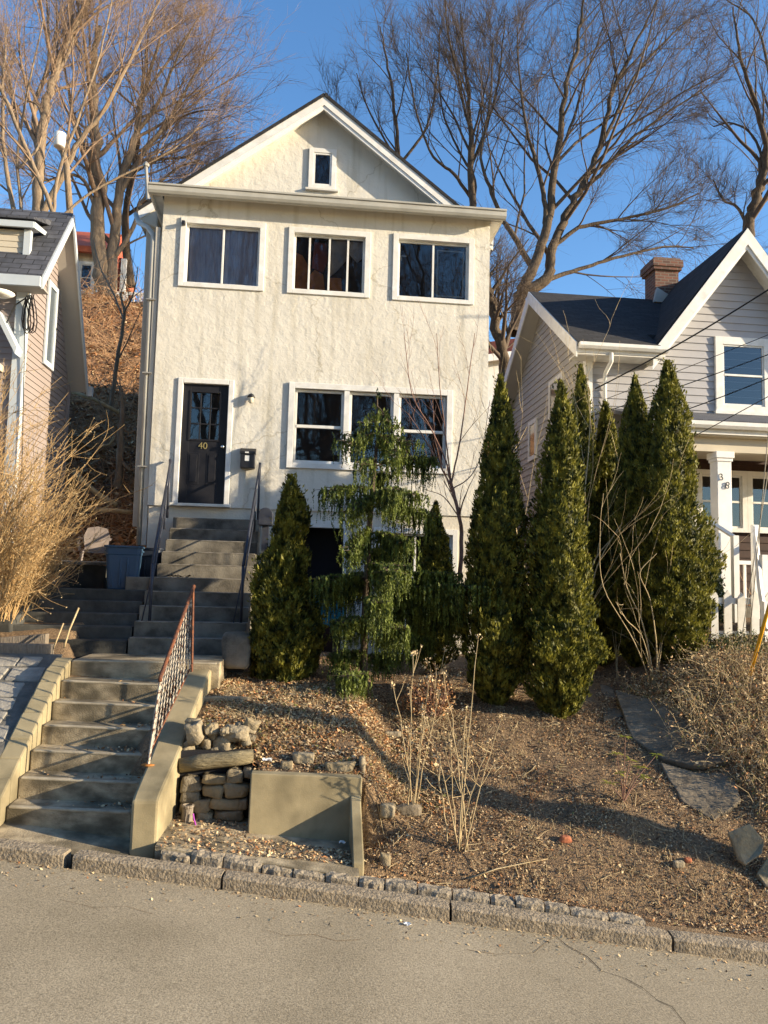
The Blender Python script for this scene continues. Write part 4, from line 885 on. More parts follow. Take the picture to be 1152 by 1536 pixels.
m = mb(); m.box(RX0, 7.35, 15.0, 15.49, 4.83, 4.85); m.build('soffit', M['trim_old'], N38)
# front gable roof
for sg in (-1, 1):
    m = mb(); a = Vector((gx, 15.05, gz_)); b = Vector((gx+sg*(gx-gl+.08), 15.05, gzl-.1)); n_ = Vector((sg*gs, 0, 1)).normalized()
    m.prism([a, b, b+n_*.09, a+Vector((0, 0, .14))], (0, 3.6, 0)); m.build('gable_roof', M['shingle_black'], N38, uv=True)
    m = mb(); m.prism([a+Vector((0, -.03, .10)), b+Vector((0, -.03, .06)), b+Vector((0, -.03, -.24)), a+Vector((0, -.03, -.26))], (0, .03, 0)); m.build('rake_board', M['trim'], N38)
    m = mb(); m.prism([a+Vector((0, .01, -.262)), b+Vector((0, .01, -.242)), b+Vector((0, .01, -.33)), a+Vector((0, .01, -.36))], (0, .03, 0)); m.build('rake_moulding', M['white'], N38)
    m = mb(); m.quad(a+Vector((0, 0, -.2)), b+Vector((0, 0, -.2)), b+Vector((0, .45, -.2)), a+Vector((0, .45, -.2))); m.build('soffit', M['trim_old'], N38)
# downspout
m = mb(); p = [at(917, 528, 15.0), at(917, 542, 15.0), at(908, 560, 15.35), at(907, 575, 15.42)]; p.append(p[-1]+Vector((0, 0, -2.5))); m.tube(p, .045, 8); m.build('downspout', M['trim'], N38, smooth=True)
# chimney
CH = thing('x', (0, 0, 0), None, None); bpy.data.objects.remove(CH)
m = mb(); c0_ = Vector((8.98, 18.5, 6.9)); m.box(8.67, 9.29, 18.2, 18.8, 6.7, 8.18); m.box(8.61, 9.35, 18.14, 18.86, 8.18, 8.26); m.box(8.58, 9.38, 18.11, 18.89, 8.26, 8.44); m.box(8.63, 9.33, 18.16, 18.84, 8.44, 8.50)
m.build('chimney', M['brick'], N38, uv=True)
m = mb(); m.prism([(8.6, 18.12, 7.3), (9.36, 18.12, 7.3), (9.3, 18.12, 7.62), (9.0, 18.12, 7.5), (8.68, 18.12, 7.68)], (0, .1, 0)); m.build('flashing', M['galv'], N38)
# upper window
W_, (a, b, c, d, g_) = window(N38, 8.70, 9.98, 3.89, 5.54, 15.48, tw=.17, style='hung', inset=-.005, back=.004, proud=.05)
m = mb(); m.box(8.66, 10.02, 15.38, 15.47, 3.82, 3.888); m.build('sill', M['trim'], W_)
# side windows
for (u0_, u1_, z0_, z1_) in ((16.9, 17.9, 3.9, 5.0), (18.9, 19.6, 3.3, 4.35)):
    m = mb(); xx = 5.81; t = .11
    m.box(xx-.03, xx+.02, u0_, u0_+t, z0_, z1_); m.box(xx-.03, xx+.02, u1_-t, u1_, z0_, z1_); m.box(xx-.03, xx+.02, u0_+t, u1_-t, z1_-t, z1_); m.box(xx-.03, xx+.02, u0_+t, u1_-t, z0_, z0_+t)
    W_ = m.build('window', M['trim'], N38); m = mb(); m.quad((xx-.012, u0_+t, z0_+t), (xx-.012, u1_-t, z0_+t), (xx-.012, u1_-t, z1_-t), (xx-.012, u0_+t, z1_-t)); m.build('pane', mat('blue_dark_glass', (.03, .04, .05), rough=.05, spec=.9), W_)
# porch
PX0 = 6.15
m = mb(); m.prism([(PX0, 12.98, 3.10), (PX0, 15.48, 3.84), (PX0, 15.48, 3.76), (PX0, 12.98, 3.03)], (6.2, 0, 0)); m.build('porch_roof', M['shingle_grey'], N38, uv=True)
m = mb(); m.box(PX0-.03, 12.3, 12.98, 13.01, 2.84, 3.06); m.prism([(PX0-.03, 12.97+a, 2.93+b) for a, b in [(0, 0), (-.08, 0), (-.12, .05), (-.12, .12), (0, .12)]], (6.3, 0, 0)); m.build('porch_gutter', M['trim'], N38)
m = mb(); m.box(PX0, 12.3, 13.02, 15.4, 2.82, 2.84); m.build('porch_ceiling', M['cream_siding'], N38)
m = mb(); m.box(PX0+.2, 12.3, 13.18, 13.36, 2.56, 2.818); m.build('porch_beam', M['cream_siding'], N38)
m = mb(); m.box(7.41, 7.68, 13.14, 13.40, -.35, 2.50); m.box(7.37, 7.72, 13.10, 13.44, 2.44, 2.56); m.box(7.39, 7.70, 13.12, 13.42, 2.38, 2.44); cl_ = m.build('porch_column', M['white'], N38, bevel=.008)
text('house_number', '3', .18, at(1082, 716, 13.12), M['blackmetal'], cl_, rot=(PI/2, R(-8), 0)); text('house_number', '8', .18, at(1091, 728.5, 13.12), M['blackmetal'], cl_, rot=(PI/2, R(10), 0))
m = mb(); m.box(PX0, 12.3, 13.1, 15.5, -.45, -.25); m.build('porch_floor', M['stoop'], N38); m = mb(); m.box(PX0+.05, 12.3, 13.16, 13.2, -1.2, -.45); m.build('porch_skirt', M['tan_siding'], N38)
W_, q = window(N38, 8.22, 9.35, 1.28, 2.60, 15.46, tw=.11, style='hung', inset=-.005, back=.004, proud=.06); W_, q = window(N38, 9.352, 10.5, 1.28, 2.60, 15.46, tw=.11, style='hung', inset=-.005, back=.004, proud=.06)
W_, q = window(N38, 7.5, 8.21, 1.28, 2.6, 15.46, tw=.11, style='hung', inset=-.005, back=.004, proud=.06)
# porch railing
m = mb(); m.box(7.68, 12, 13.24, 13.31, .52, .59); m.box(7.68, 12, 13.25, 13.30, -.13, -.08); PRL = m.build('porch_railing', M['white'], N38)
for i in range(16): xx = 7.8+i*.16; m = mb(); m.box(xx, xx+.04, 13.255, 13.295, -.08, .52); m.build('baluster', M['white'], PRL)
# small white gable-topped post cap/ornate box by the column
m = mb(); p = at(1058, 850, 13.9); m.box(p.x-.22, p.x+.30, 13.9, 14.0, -.25, 1.05); m.prism([(p.x-.3, 13.88, 1.05), (p.x+.38, 13.88, 1.05), (p.x+.04, 13.88, 1.35)], (0, .14, 0)); m.build('porch_panel', M['trim_old'], N38)
# stair handrail, white
hr = thing('white_handrail', (7.9, 12.2, -.9), 'white wooden stair handrail in front of the numbered porch', 'railing')
m = mb(); p0, p1, p2 = at(1063, 798, 13.1), at(1110, 800, 13.0), at(1140, 925, 11.6)
a_, b_ = at(1083, 790, 13.0), at(1102, 808, 12.6)
m.tube([at(1066, 783, 13.1), at(1102, 806, 12.7)], .04, 4); m.tube([at(1132, 790, 12.9), at(1140, 880, 11.9), at(1150, 945, 11.4)], .045, 4); m.build('handrail', M['white'], hr)
for (px, py, Y_) in ((1102, 806, 12.7), (1132, 790, 12.9), (1145, 835, 12.2), (1148, 905, 11.6)):
    m = mb(); p = at(px, py, Y_); m.box(p.x-.05, p.x+.05, p.y-.05, p.y+.05, -1.1, p.z+.03); m.build('post', M['white'], hr)
# picket fence
pf = thing('picket_fence', (7.4, 11.95, -.8), 'short run of white picket fence below the numbered porch', 'fence')
m = mb(); m.box(6.55, 8.8, 12.0, 12.04, -.18, -.08); m.box(6.55, 8.8, 12.0, 12.04, -.72, -.62); m.build('rail', M['trim_old'], pf)
for i in range(10):
    xx = 6.6+i*.235; m = mb(); zt_ = .03+random.uniform(-.02, .02); m.prism([(xx, 11.97, -.95), (xx+.13, 11.97, -.95), (xx+.13, 11.97, zt_-.09), (xx+.065, 11.97, zt_), (xx, 11.97, zt_-.09)], (0, .025, 0)); m.build('picket', M['trim_old'], pf)
m = mb(); p = at(1058, 960, 11.2); m.prism([(p.x-.09, 11.2, -1.2), (p.x+.09, 11.2, -1.2), (p.x+.11, 11.2, -.25), (p.x-.05, 11.2, -.2)], (0, .16, 0)); tag(m.build('wooden_post', M['dark_brown'], bevel=.01), 'dark brown wooden post at the left end of the picket fence', 'post')

# ------------------------------------------------------------------ left neighbour
NL = thing('pinkish_house', (-5.2, 12.2, -.3), 'pinkish lap sided house with slate grey roof and dormer at the left edge', 'house')
XW = -4.45; XR = -4.13
ef, rg2, eb = (11.85, 4.50), (13.12, 6.12), (14.55, 3.50)      # rake in the plane XR : (y,z)
# siding of the side wall
def sideL(z):
    # y extent 12.2..14.52 below eaves, clipped by roof
    y0 = 12.25; y1 = 14.50
    if z > 4.6: y0 = max(y0, 11.95+(z-4.5)*(13.12-11.85)/(6.12-4.5))
    if z > 3.5: y1 = min(y1, 14.5-(z-3.5)*(14.55-13.12)/(6.12-3.5))
    return (y0-12.0, y1-12.0) if y1 > y0 else (1, 1)
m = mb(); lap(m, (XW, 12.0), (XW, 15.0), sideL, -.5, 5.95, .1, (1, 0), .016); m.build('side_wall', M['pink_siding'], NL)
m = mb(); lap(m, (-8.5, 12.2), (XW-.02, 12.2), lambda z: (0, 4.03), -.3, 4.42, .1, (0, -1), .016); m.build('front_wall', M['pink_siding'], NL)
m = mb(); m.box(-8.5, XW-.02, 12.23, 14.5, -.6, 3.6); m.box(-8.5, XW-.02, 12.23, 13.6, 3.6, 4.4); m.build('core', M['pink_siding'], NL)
m = mb(); m.box(XW-.14, XW+.03, 12.15, 12.27, -.3, 4.42); m.build('corner_board', M['blue_trim'], NL)
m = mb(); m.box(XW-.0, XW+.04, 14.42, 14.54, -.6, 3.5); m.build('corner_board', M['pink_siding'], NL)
# roof slabs
def slab(m, p, q, th, x0, x1): 
    m.prism([(x0, p[0], p[1]), (x0, q[0], q[1]), (x0, q[0], q[1]+th), (x0, p[0], p[1]+th)], (x1-x0, 0, 0))
m = mb(); slab(m, ef, rg2, .05, -8.6, XR); slab(m, rg2, eb, .05, -8.6, XR); m.build('roof', M['shingle_grey'], NL, uv=True)
for p, q_ in ((ef, rg2), (rg2, eb)):
    m = mb(); m.prism([(XR, p[0], p[1]+.02), (XR, q_[0], q_[1]+.02), (XR, q_[0], q_[1]-.16), (XR, p[0], p[1]-.16)], (.03, 0, 0)); m.build('rake_board', M['blue_trim'], NL)
    m = mb(); m.quad((XW, p[0], p[1]-.1), (XR, p[0], p[1]-.1), (XR, q_[0], q_[1]-.1), (XW, q_[0], q_[1]-.1)); m.build('soffit', M['tan_siding'], NL)
m = mb(); m.prism([(XR, eb[0], eb[1]-.16), (XR, eb[0]+.08, eb[1]-.16), (XR, eb[0]+.1, eb[1]+.02), (XR, eb[0], eb[1]+.02)], (.10, 0, 0)); m.build('gutter_end', M['blue_trim'], NL)
m = mb(); m.box(-8.6, XR, ef[0]-.06, ef[0]-.01, ef[1]-.14, ef[1]+.02); m.build('fascia', M['blue_trim'], NL)
m = mb(); m.box(-8.6, XR, ef[0]-.005, 12.2, ef[1]-.12, ef[1]-.10); m.build('soffit', M['tan_siding'], NL)
# narrow side window
m = mb(); xx = XW+.03; y0_, y1_, z0_, z1_ = 13.02, 13.5, 3.5, 4.95; t = .09
m.box(xx-.01, xx+.02, y0_, y0_+t, z0_, z1_); m.box(xx-.01, xx+.02, y1_-t, y1_, z0_, z1_); m.box(xx-.01, xx+.02, y0_+t, y1_-t, z1_-t, z1_); m.box(xx-.01, xx+.02, y0_+t, y1_-t, z0_, z0_+t)
W_ = m.build('window', M['blue_trim'], NL); m = mb(); m.quad((xx-.001, y0_+t, z0_+t), (xx-.001, y1_-t, z0_+t), (xx-.001, y1_-t, z1_-t), (xx-.001, y0_+t, z1_-t)); m.build('pane', mat('side_glass', (.09, .11, .13), rough=.08, spec=.9), W_)
# dormer
dp = [at(0, 386, 12.3), at(40, 388, 12.3), at(48, 345, 12.3), at(0, 340, 12.3)]
zt0, zb0 = 5.42, 4.98; DXc = at(44, 372, 12.25).x
m = mb(); lap(m, (-7.5, 12.25), (DXc, 12.25), lambda z: (0, DXc+7.5), zb0-.15, zt0, .1, (0, -1), .012); m.build('dormer_front', M['cream_siding'], NL)
m = mb(); lap(m, (DXc, 12.25), (DXc, 13.2), lambda z: (max(0, (z-4.98)/1.28), .85) , zb0-.15, zt0+.05, .1, (1, 0), .012); m.build('dormer_side', M['cream_siding'], NL)
m = mb(); m.box(DXc-.08, DXc+.02, 12.21, 12.30, zb0-.12, zt0); m.build('corner_board', M['blue_trim'], NL)
m = mb(); m.box(-7.6, DXc+.08, 12.12, 12.16, zt0, zt0+.10); m.prism([(DXc+.08, 12.13, zt0), (DXc+.08, 12.13, zt0+.10), (DXc+.08, 12.75, zt0+.2), (DXc+.08, 12.6, zt0+.1)], (.02, 0, 0)); m.build('dormer_fascia', M['blue_trim'], NL)
m = mb(); m.prism([(-7.6, 12.10, zt0+.13), (-7.6, 12.10, zt0+.16), (-7.6, 12.9, zt0+.5), (-7.6, 12.9, zt0+.4)], (7.6+DXc+.09, 0, 0)); m.build('dormer_roof', M['shingle_grey'], NL, uv=True)
m = mb(); m.box(-5.22, -5.10, 12.20, 12.24, 4.95, 5.30); m.build('shutter_strip', M['dark_brown'], NL)
# small porch roof piece and loop of cable, dish
m = mb(); m.prism([at(-4, 478, 11.9), at(22, 530, 11.9), at(25, 521, 11.9), at(-2, 465, 11.9)], (0, .28, 0)); m.build('porch_rake', M['blue_trim'], NL)
m = mb(); m.box(-7.5, -4.72, 11.75, 12.2, 3.1, 3.2); m.build('porch_eave', M['cream_siding'], NL)
m = mb(); m.box(-6.2, -4.80, 12.14, 12.19, .3, 2.95); m.build('window', M['blue_trim'], NL)
p = at(38, 450, 12.1); rr = random.Random(4); cbl = mb()
for k in range(5):
    L_ = .5+.18*rr.random(); wv_ = .04+.05*rr.random(); pts = [p+Vector((k*.035, -.02*k, .05))]
    for i in range(1, 9): u = i/8; pts.append(p+Vector((k*.035+wv_*math.sin(u*PI*2)+.03*u, -.02*k+.05*math.sin(u*5), .05-L_*math.sin(u*PI)*(1 if u < .8 else .9)+.02*rr.random())))
    cbl.tube(pts, .009, 5)
cbl.tube([p+Vector((0, 0, .03)), p+Vector((-.12, -.05, -.1)), p+Vector((-.22, -.1, -.42))], .012, 5); cbl.tube([p+Vector((.0, 0, 0)), at(36, 560, 12.12), at(33, 700, 12.12)], .008, 5)
tag(cbl.build('cable_bundle', M['wire']), 'tangled loop of black cable on the corner of the pinkish house', 'cable')
m = mb(); c_ = at(0, 446, 11.5); m.lathe(c_, [(.01, 0), (.12, .02), (.2, .07), (.19, .075), (.1, .03)], 16); tag(m.build('satellite_dish', M['white'], smooth=True), 'white dish at the left edge by the pinkish house', 'dish')
# ------------------------------------------------------------------ far houses
FH = thing('red_trimmed_house', (-11.5, 38, 11), 'distant house with orange red trim and a white window up on the leafy hill', 'house')
z0_ = at(130, 462, 38).z
m = mb(); m.box(-15.5, at(150, 400, 38).x, 38, 44, z0_-2, z0_+3); m.build('wall', M['cream_siding'], FH)
m = mb(); p = at(148, 385, 37.9); m.prism([(-16, 37.4, p.z), (p.x+.4, 37.4, p.z), (p.x+.4, 37.4, p.z+.3), (-16, 37.4, p.z+.3)], (0, .2, 0)); m.prism([(-16, 37.4, p.z+.3), (-16, 41, p.z+2.6), (-16, 44.5, p.z+.3)], (16+p.x+.4, 0, 0)); m.build('roof', mat('orange_red_paint', (.50, .12, .05), rough=.6), FH)
W_, q = window(FH, at(117, 400, 37.95).x, at(143, 400, 37.95).x, at(130, 440, 37.9).z, at(130, 392, 37.9).z, 37.95, tw=.16, style='hung', inset=-.005, back=.004, proud=.05)
FP = thing('white_gatehouse_post', (-9, 37, 11), 'red wall corner with white column and balustrade seen between the trunks', 'porch')
m = mb(); a, b = at(174, 440, 36.8), at(188, 395, 36.8); m.box(a.x, b.x-.2, 36.9, 37.2, a.z-.6, b.z+.3); m.build('wall', mat('dark_red_paint', (.25, .03, .02), rough=.7), FP)
m = mb(); a = at(183, 450, 36.7); m.box(a.x-.12, a.x+.12, 36.6, 36.85, a.z-1.2, a.z+2.0); m.build('column', M['white'], FP)
m = mb(); m.box(a.x-1.2, a.x+1.6, 36.6, 36.7, a.z+.25, a.z+.38); m.build('rail', M['white'], FP)
for i in range(9): m = mb(); xx = a.x-1.1+i*.32; m.box(xx, xx+.09, 36.6, 36.7, a.z-1, a.z+.25); m.build('baluster', M['white'], FP)
FR = thing('far_white_house', (8.6, 30, 5), 'far white house with dark red roof glimpsed between the two front houses', 'house')
a = at(735, 560, 30); m = mb(); zr_ = at(740, 560, 30).z
m.box(a.x-6, a.x+2.1, 30, 34, zr_-6, zr_-.4); m.prism([(a.x-6, 30, zr_-.4), (a.x+2.1, 30, zr_-.4), (a.x+2.1, 30, zr_+1.0), (a.x-6, 30, zr_-.38)], (0, 4, 0)); m.build('wall', M['trim'], FR)
m = mb(); m.prism([(a.x-6, 29.5, zr_+.0), (a.x+2.2, 29.5, zr_+1.6), (a.x+2.2, 29.5, zr_+1.1), (a.x-6, 29.5, zr_-.5)], (0, 5, 0)); m.build('roof', M['shingle_red'], FR)
m = mb(); m.prism([(a.x-6, 29.45, zr_-.52), (a.x+2.2, 29.45, zr_+1.08), (a.x+2.2, 29.45, zr_+.8), (a.x-6, 29.45, zr_-.8)], (0, .1, 0)); m.build('rake_board', M['white'], FR)
# ------------------------------------------------------------------ wires
def wire(p, q, sag, r, lab, name='overhead_wire', mt=None, grp='overhead service wires'):
    pts = [p.lerp(q, i/20)-Vector((0, 0, 4*sag*(i/20)*(1-i/20))) for i in range(21)]
    m = mb(); m.tube(pts, r, 5); tag(m.build(name, mt or M['wire'], smooth=True), lab, 'wire', grp)
att = at(892, 580, 15.3)
wire(at(893, 583, 15.3), at(1400, 265, 10.5), .18, .016, 'thick twisted service cable, uppermost of the wires, running to the corner of the grey house')
wire(at(905, 600, 15.3), at(1500, 355, 10.5), .05, .007, 'thin wire crossing the top of the grey house window')
wire(at(855, 634, 13.2), at(1500, 392, 9), .10, .0085, 'second thin wire crossing the middle of the grey house window')
wire(at(884, 658, 12.4), at(1500, 398, 8), .22, .0085, 'slack wire passing in front of the evergreens and the porch roof edge')
wire(at(1040, 655, 13.0), at(1500, 395, 8), .04, .0075, 'short wire meeting the porch gutter of the grey house')
for k, (a_, b_, lab) in enumerate((((1124, 960), (1152, 655), 'left thin guy wire at the right edge'), ((1108, 985), (1163, 640), 'right thin guy wire beside the yellow guard'))):
    P0, P1 = at(*a_, 9.6), at(*b_, 8.6); P2 = P1+(P1-P0)*1.5
    wire(P0, P2, 0, .006, lab, 'guy_wire', M['galv'], 'guy wires at the right edge')
m = mb(); m.tube([at(1124, 1015, 9.3), at(1152, 915, 9.1), at(1176, 830, 8.9)], .024, 8); tag(m.build('guy_guard', M['yellow'], smooth=True), 'yellow plastic guard on the guy wire at the right edge', 'cable guard')
m = mb(); m.tube([at(106, 335, 30), at(100, 250, 30), at(88, 205, 30)], [.13, .12, .11], 8)
UP = thing('utility_pole', at(103, 470, 30), 'pale utility pole with a white transformer among the trees at left', 'utility pole'); m.build('pole', M['bark_pale'], UP, smooth=True)
m = mb(); m.lathe(at(89, 221, 29.6), [(.2, 0), (.22, .03), (.22, .55), (.1, .62)], 14); m.build('transformer', M['trim'], UP, smooth=True)

# ------------------------------------------------------------------ vegetation
class Tubes:
    """fast collector of thin tapered tubes, all rings with k sides"""
    def __init__(s, k): s.k = k; s.V = []; s.F = []; s.n = 0
    def add(s, P, r):
        P = np.asarray(P, float); r = np.asarray(r, float); n = len(P); k = s.k
        T = np.gradient(P, axis=0); T /= np.linalg.norm(T, axis=1)[:, None]+1e-9
        ref = np.array([0, 0, 1.]) if abs(T[0, 2]) < .9 else np.array([1., 0, 0])
        A = np.cross(T, ref); A /= np.linalg.norm(A, axis=1)[:, None]+1e-9; B = np.cross(T, A)
        t = np.arange(k)*2*PI/k
        V = P[:, None, :]+(A[:, None, :]*np.cos(t)[None, :, None]+B[:, None, :]*np.sin(t)[None, :, None])*r[:, None, None]
        s.V.append(V.reshape(-1, 3)); i = (np.arange(n-1)[:, None]*k+np.arange(k)[None, :]); j = (np.arange(n-1)[:, None]*k+(np.arange(k)[None, :]+1) % k)
        s.F.append((np.stack([i, j, j+k, i+k], -1).reshape(-1, 4))+s.n); s.n += n*k
    def build(s, name, m, parent, smooth=True):
        if not s.V: return None
        return fastmesh(name, np.concatenate(s.V), np.concatenate(s.F), m, parent, smooth=smooth)
def norm(v): return v/(np.linalg.norm(v)+1e-9)
def grow(tb_big, tb_small, P, r, level, maxlev, rg, up=.25, spread=.75, dens=1.0, lenf=.55, minr=.006, start=.25, fan=None):
    """children along polyline P (Nx3) with radii r"""
    seg = np.linalg.norm(np.diff(P, axis=0), axis=1); L = seg.sum(); cum = np.concatenate([[0], np.cumsum(seg)])
    n = [0, 10, 6, 5, 4][min(level, 4)]*dens*(.7+.6*rg.random()); n = max(2, int(n))
    for i in range(n):
        u = start+(1-start)*((i+rg.random())/n)**.9; s_ = u*L; j = min(np.searchsorted(cum, s_)-1, len(seg)-1); j = max(j, 0)
        f = (s_-cum[j])/(seg[j]+1e-9); p = P[j]*(1-f)+P[j+1]*f; rad = r[j]*(1-f)+r[j+1]*f; d = norm(P[j+1]-P[j])
        q = norm(np.cross(d, rg.normal(size=3))); ang = spread*(.6+.6*rg.random())
        dd = norm(d*math.cos(ang)+q*math.sin(ang)+np.array([0, 0, up*.5]))
        cl = L*lenf*(1-.5*u)*(.5+.8*rg.random())*(1.25 if level > 1 else 1)
        if level == 1: cl = max(cl, .8)
        cr = min(rad*.62, max(minr, rad*.5)); cr = max(cr, minr)
        ns = 6 if level < 3 else 4
        Q = [p]; w_ = norm(rg.normal(size=3))
        for k in range(ns):
            dd = norm(dd+np.array([0, 0, up*.18])+rg.normal(size=3)*.085+w_*.04); Q.append(Q[-1]+dd*cl/ns)
        Q = np.array(Q); rr_ = np.linspace(cr, max(minr*.5, cr*.2), ns+1)
        (tb_big if level < 2 else tb_small).add(Q, rr_)
        if level >= 2: PAR.append(Q if len(Q) == 5 else Q[[0, 2, 3, 5, 6]])
        if level < maxlev: grow(tb_big, tb_small, Q, rr_, level+1, maxlev, rg, up, spread*.95, dens, lenf, minr, .15)
PAR = []
def batch_twigs(tb, rg, K, lo, hi, r, up):
    if not PAR: return
    P = np.array(PAR); M_ = len(P); idx = np.repeat(np.arange(M_), K); n = len(idx); u = .12+.88*rg.random(n); s = u*4; j = np.minimum(s.astype(int), 3); f = (s-j)[:, None]
    A = P[idx, j]; B = P[idx, j+1]; p = A*(1-f)+B*f; d = B-A; d /= np.linalg.norm(d, axis=1)[:, None]+1e-9
    def un(a): return a/(np.linalg.norm(a, axis=1)[:, None]+1e-9)
    d1 = un(d+rg.normal(size=(n, 3))*.55+np.array([0, 0, up])); L = (lo+(hi-lo)*rg.random(n))[:, None]; d2 = un(d1+rg.normal(size=(n, 3))*.3+np.array([0, 0, up*.5]))
    q = p+d1*L*.5; e = q+d2*L*.5; a = un(np.cross(d1, rg.normal(size=(n, 3)))); b = np.cross(d1, a); k = 3; V = np.zeros((n, 3, 3, 3))
    for ri, (c, rr) in enumerate(((p, r), (q, r*.8), (e, r*.4))):
        for jj in range(3): t = jj*2*PI/3; V[:, ri, jj] = c+(a*math.cos(t)+b*math.sin(t))*rr
    base = (np.arange(n)*9)[:, None, None]+tb.n; F = []
    for ri in range(2):
        for jj in range(3): F.append(np.stack([np.arange(n)*9+ri*3+jj, np.arange(n)*9+ri*3+(jj+1) % 3, np.arange(n)*9+ri*3+3+(jj+1) % 3, np.arange(n)*9+ri*3+3+jj], 1)+tb.n)
    tb.V.append(V.reshape(-1, 3)); tb.F.append(np.concatenate(F)); tb.n += n*9
def bare_tree(lab, limbs, seed, group='bare trees on the hill behind the houses', maxlev=3, dens=1., up=.25, minr=.008, bark='bark', twig='twig', spread=.6, lenf=.62, cat='tree', depth=2.0, name='bare_tree', k_small=3, K=3):
    """limbs : list of (pts [(px,py)...], Y, r0_px, r1_px)"""
    rg = np.random.default_rng(seed); b0 = at(*limbs[0][0][0], limbs[0][1])
    PAR.clear(); PREV = []; T = thing(name, b0, lab, cat, group); tk = Tubes(9); br = Tubes(5); tw = Tubes(k_small)
    for li, (pts, Yd, ra, rb) in enumerate(limbs):
        n = len(pts); dy = 0 if li == 0 else rg.uniform(-depth, depth)
        ys_l = [Yd+dy*(i/(n-1)) for i in range(n)]
        P = [np.array(at(px, py, yy)) for (px, py), yy in zip(pts, ys_l)]
        if li and PREV:   # start on the nearest limb already built
            allp = np.concatenate(PREV); dr = allp/allp[:, 1:2]; d0_ = P[0]/P[0][1]; j_ = int(np.argmin(((dr-d0_)**2).sum(1)))
            if ((dr[j_]-d0_)**2).sum()**.5 < .035:
                y0_ = allp[j_][1]; P = [np.array(at(px, py, y0_*(1-i/(n-1))+(Yd+dy)*(i/(n-1)))) for i, (px, py) in enumerate(pts)]; P[0] = allp[j_]
        # catmull subdivision with slight wobble
        Q = []; ext = [2*P[0]-P[1]]+P+[2*P[-1]-P[-2]]
        for i in range(1, len(ext)-2):
            for s in range(5):
                t = s/5; a, b, c, d = ext[i-1:i+3]
                Q.append(.5*((2*b)+(-a+c)*t+(2*a-5*b+4*c-d)*t*t+(-a+3*b-3*c+d)*t**3))
        Q.append(P[-1]); Q = np.array(Q); sc = Yd/FPX; PREV.append(Q.copy())
        Q[1:-1] += rg.normal(size=(len(Q)-2, 3))*.25*ra*sc*.3
        r = np.linspace(ra*sc/2, rb*sc/2, len(Q)); tk.add(Q, r)
        grow(br, tw, Q, r, 1, maxlev, rg, up, spread, dens, lenf, minr, start=.35 if li == 0 else .12)
    if limbs[0][1] > 19: batch_twigs(tw, rg, K, .35, 1.25, .0038, .10)
    tk.build('trunk', M[bark], T); 
    Vs = [np.concatenate(q.V) for q in (br, tw) if q.V]; Fs = []; o_ = 0
    for q in (br, tw):
        if q.V: Fs.append(np.concatenate(q.F)+o_); o_ += q.n
    c = fastmesh('crown', np.concatenate(Vs), np.concatenate(Fs), M[twig], T, smooth=True)
    return T
# big vase shaped tree behind the grey house
bare_tree('large vase shaped bare tree behind the chimney of the grey house', [
    ([(770, 500), (781, 447), (794, 411), (817, 355), (827, 293), (840, 205), (848, 139), (868, 62), (878, -20)], 28, 22, 3),
    ([(815, 450), (819, 420), (827, 380), (845, 334), (868, 288), (899, 221), (920, 134), (950, 72), (985, 0)], 28, 20, 3),
    ([(800, 400), (765, 345), (752, 325), (735, 280), (722, 235), (735, 150), (740, 60)], 28, 10, 2),
    ([(820, 345), (815, 290), (800, 230), (791, 200), (781, 128), (776, 40)], 28, 9, 2),
    ([(830, 375), (868, 342), (930, 329), (1002, 312), (1048, 290)], 28, 8, 2),
    ([(828, 425), (868, 404), (920, 388), (997, 370), (1040, 372)], 28, 8, 2),
    ([(865, 290), (900, 262), (940, 215), (986, 180), (1063, 128)], 28, 8, 2),
    ([(895, 228), (920, 180), (955, 110), (1000, 60), (1030, 30)], 28, 7, 2),
    ([(836, 240), (860, 180), (880, 110), (905, 40)], 28, 6, 2),
    ([(760, 590), (756, 540), (745, 490), (733, 440), (722, 400)], 26, 19, 12)], 21, dens=1.15, up=.10, spread=.68)
bare_tree('bare tree with a straight dark trunk just right of the gable', [
    ([(706, 420), (708, 307), (706, 226), (703, 160), (699, 100), (690, 20)], 30, 14, 2),
    ([(740, 330), (712, 270), (690, 230), (665, 170), (655, 90)], 30, 6, 2), ([(706, 250), (730, 190), (748, 120), (757, 30)], 30, 6, 2), ([(708, 300), (680, 260), (650, 235), (625, 170), (610, 80)], 30, 6, 2),
    ([(706, 200), (690, 130), (672, 50), (668, 0)], 30, 5, 2)], 22, dens=1.0, up=.3)
bare_tree('thinner bare tree rising behind the right slope of the gable', [
    ([(600, 420), (605, 320), (598, 230), (590, 150), (580, 90), (570, 40)], 33, 9, 2),
    ([(604, 310), (560, 240), (520, 190), (490, 140)], 33, 5, 2), ([(600, 250), (640, 190), (655, 120), (660, 40)], 33, 5, 2), ([(598, 240), (555, 170), (535, 110)], 33, 4, 1.5)], 23, dens=.8, up=.3, lenf=.42)
bare_tree('dark bare tree cut off by the right edge of the picture', [
    ([(1120, 480), (1117, 400), (1125, 330), (1135, 290), (1150, 230), (1165, 150)], 30, 24, 10),
    ([(1140, 300), (1150, 240), (1140, 180), (1120, 120), (1105, 60), (1100, 10)], 30, 12, 2), ([(1125, 340), (1105, 310), (1085, 300), (1070, 270)], 30, 6, 2), ([(1160, 250), (1130, 205), (1100, 185), (1070, 190)], 30, 5, 2), ([(1165, 160), (1150, 90), (1130, 30), (1090, 0)], 30, 6, 2),
    ([(1150, 330), (1190, 250), (1230, 150)], 30, 10, 3)], 24, dens=.9, up=.2)
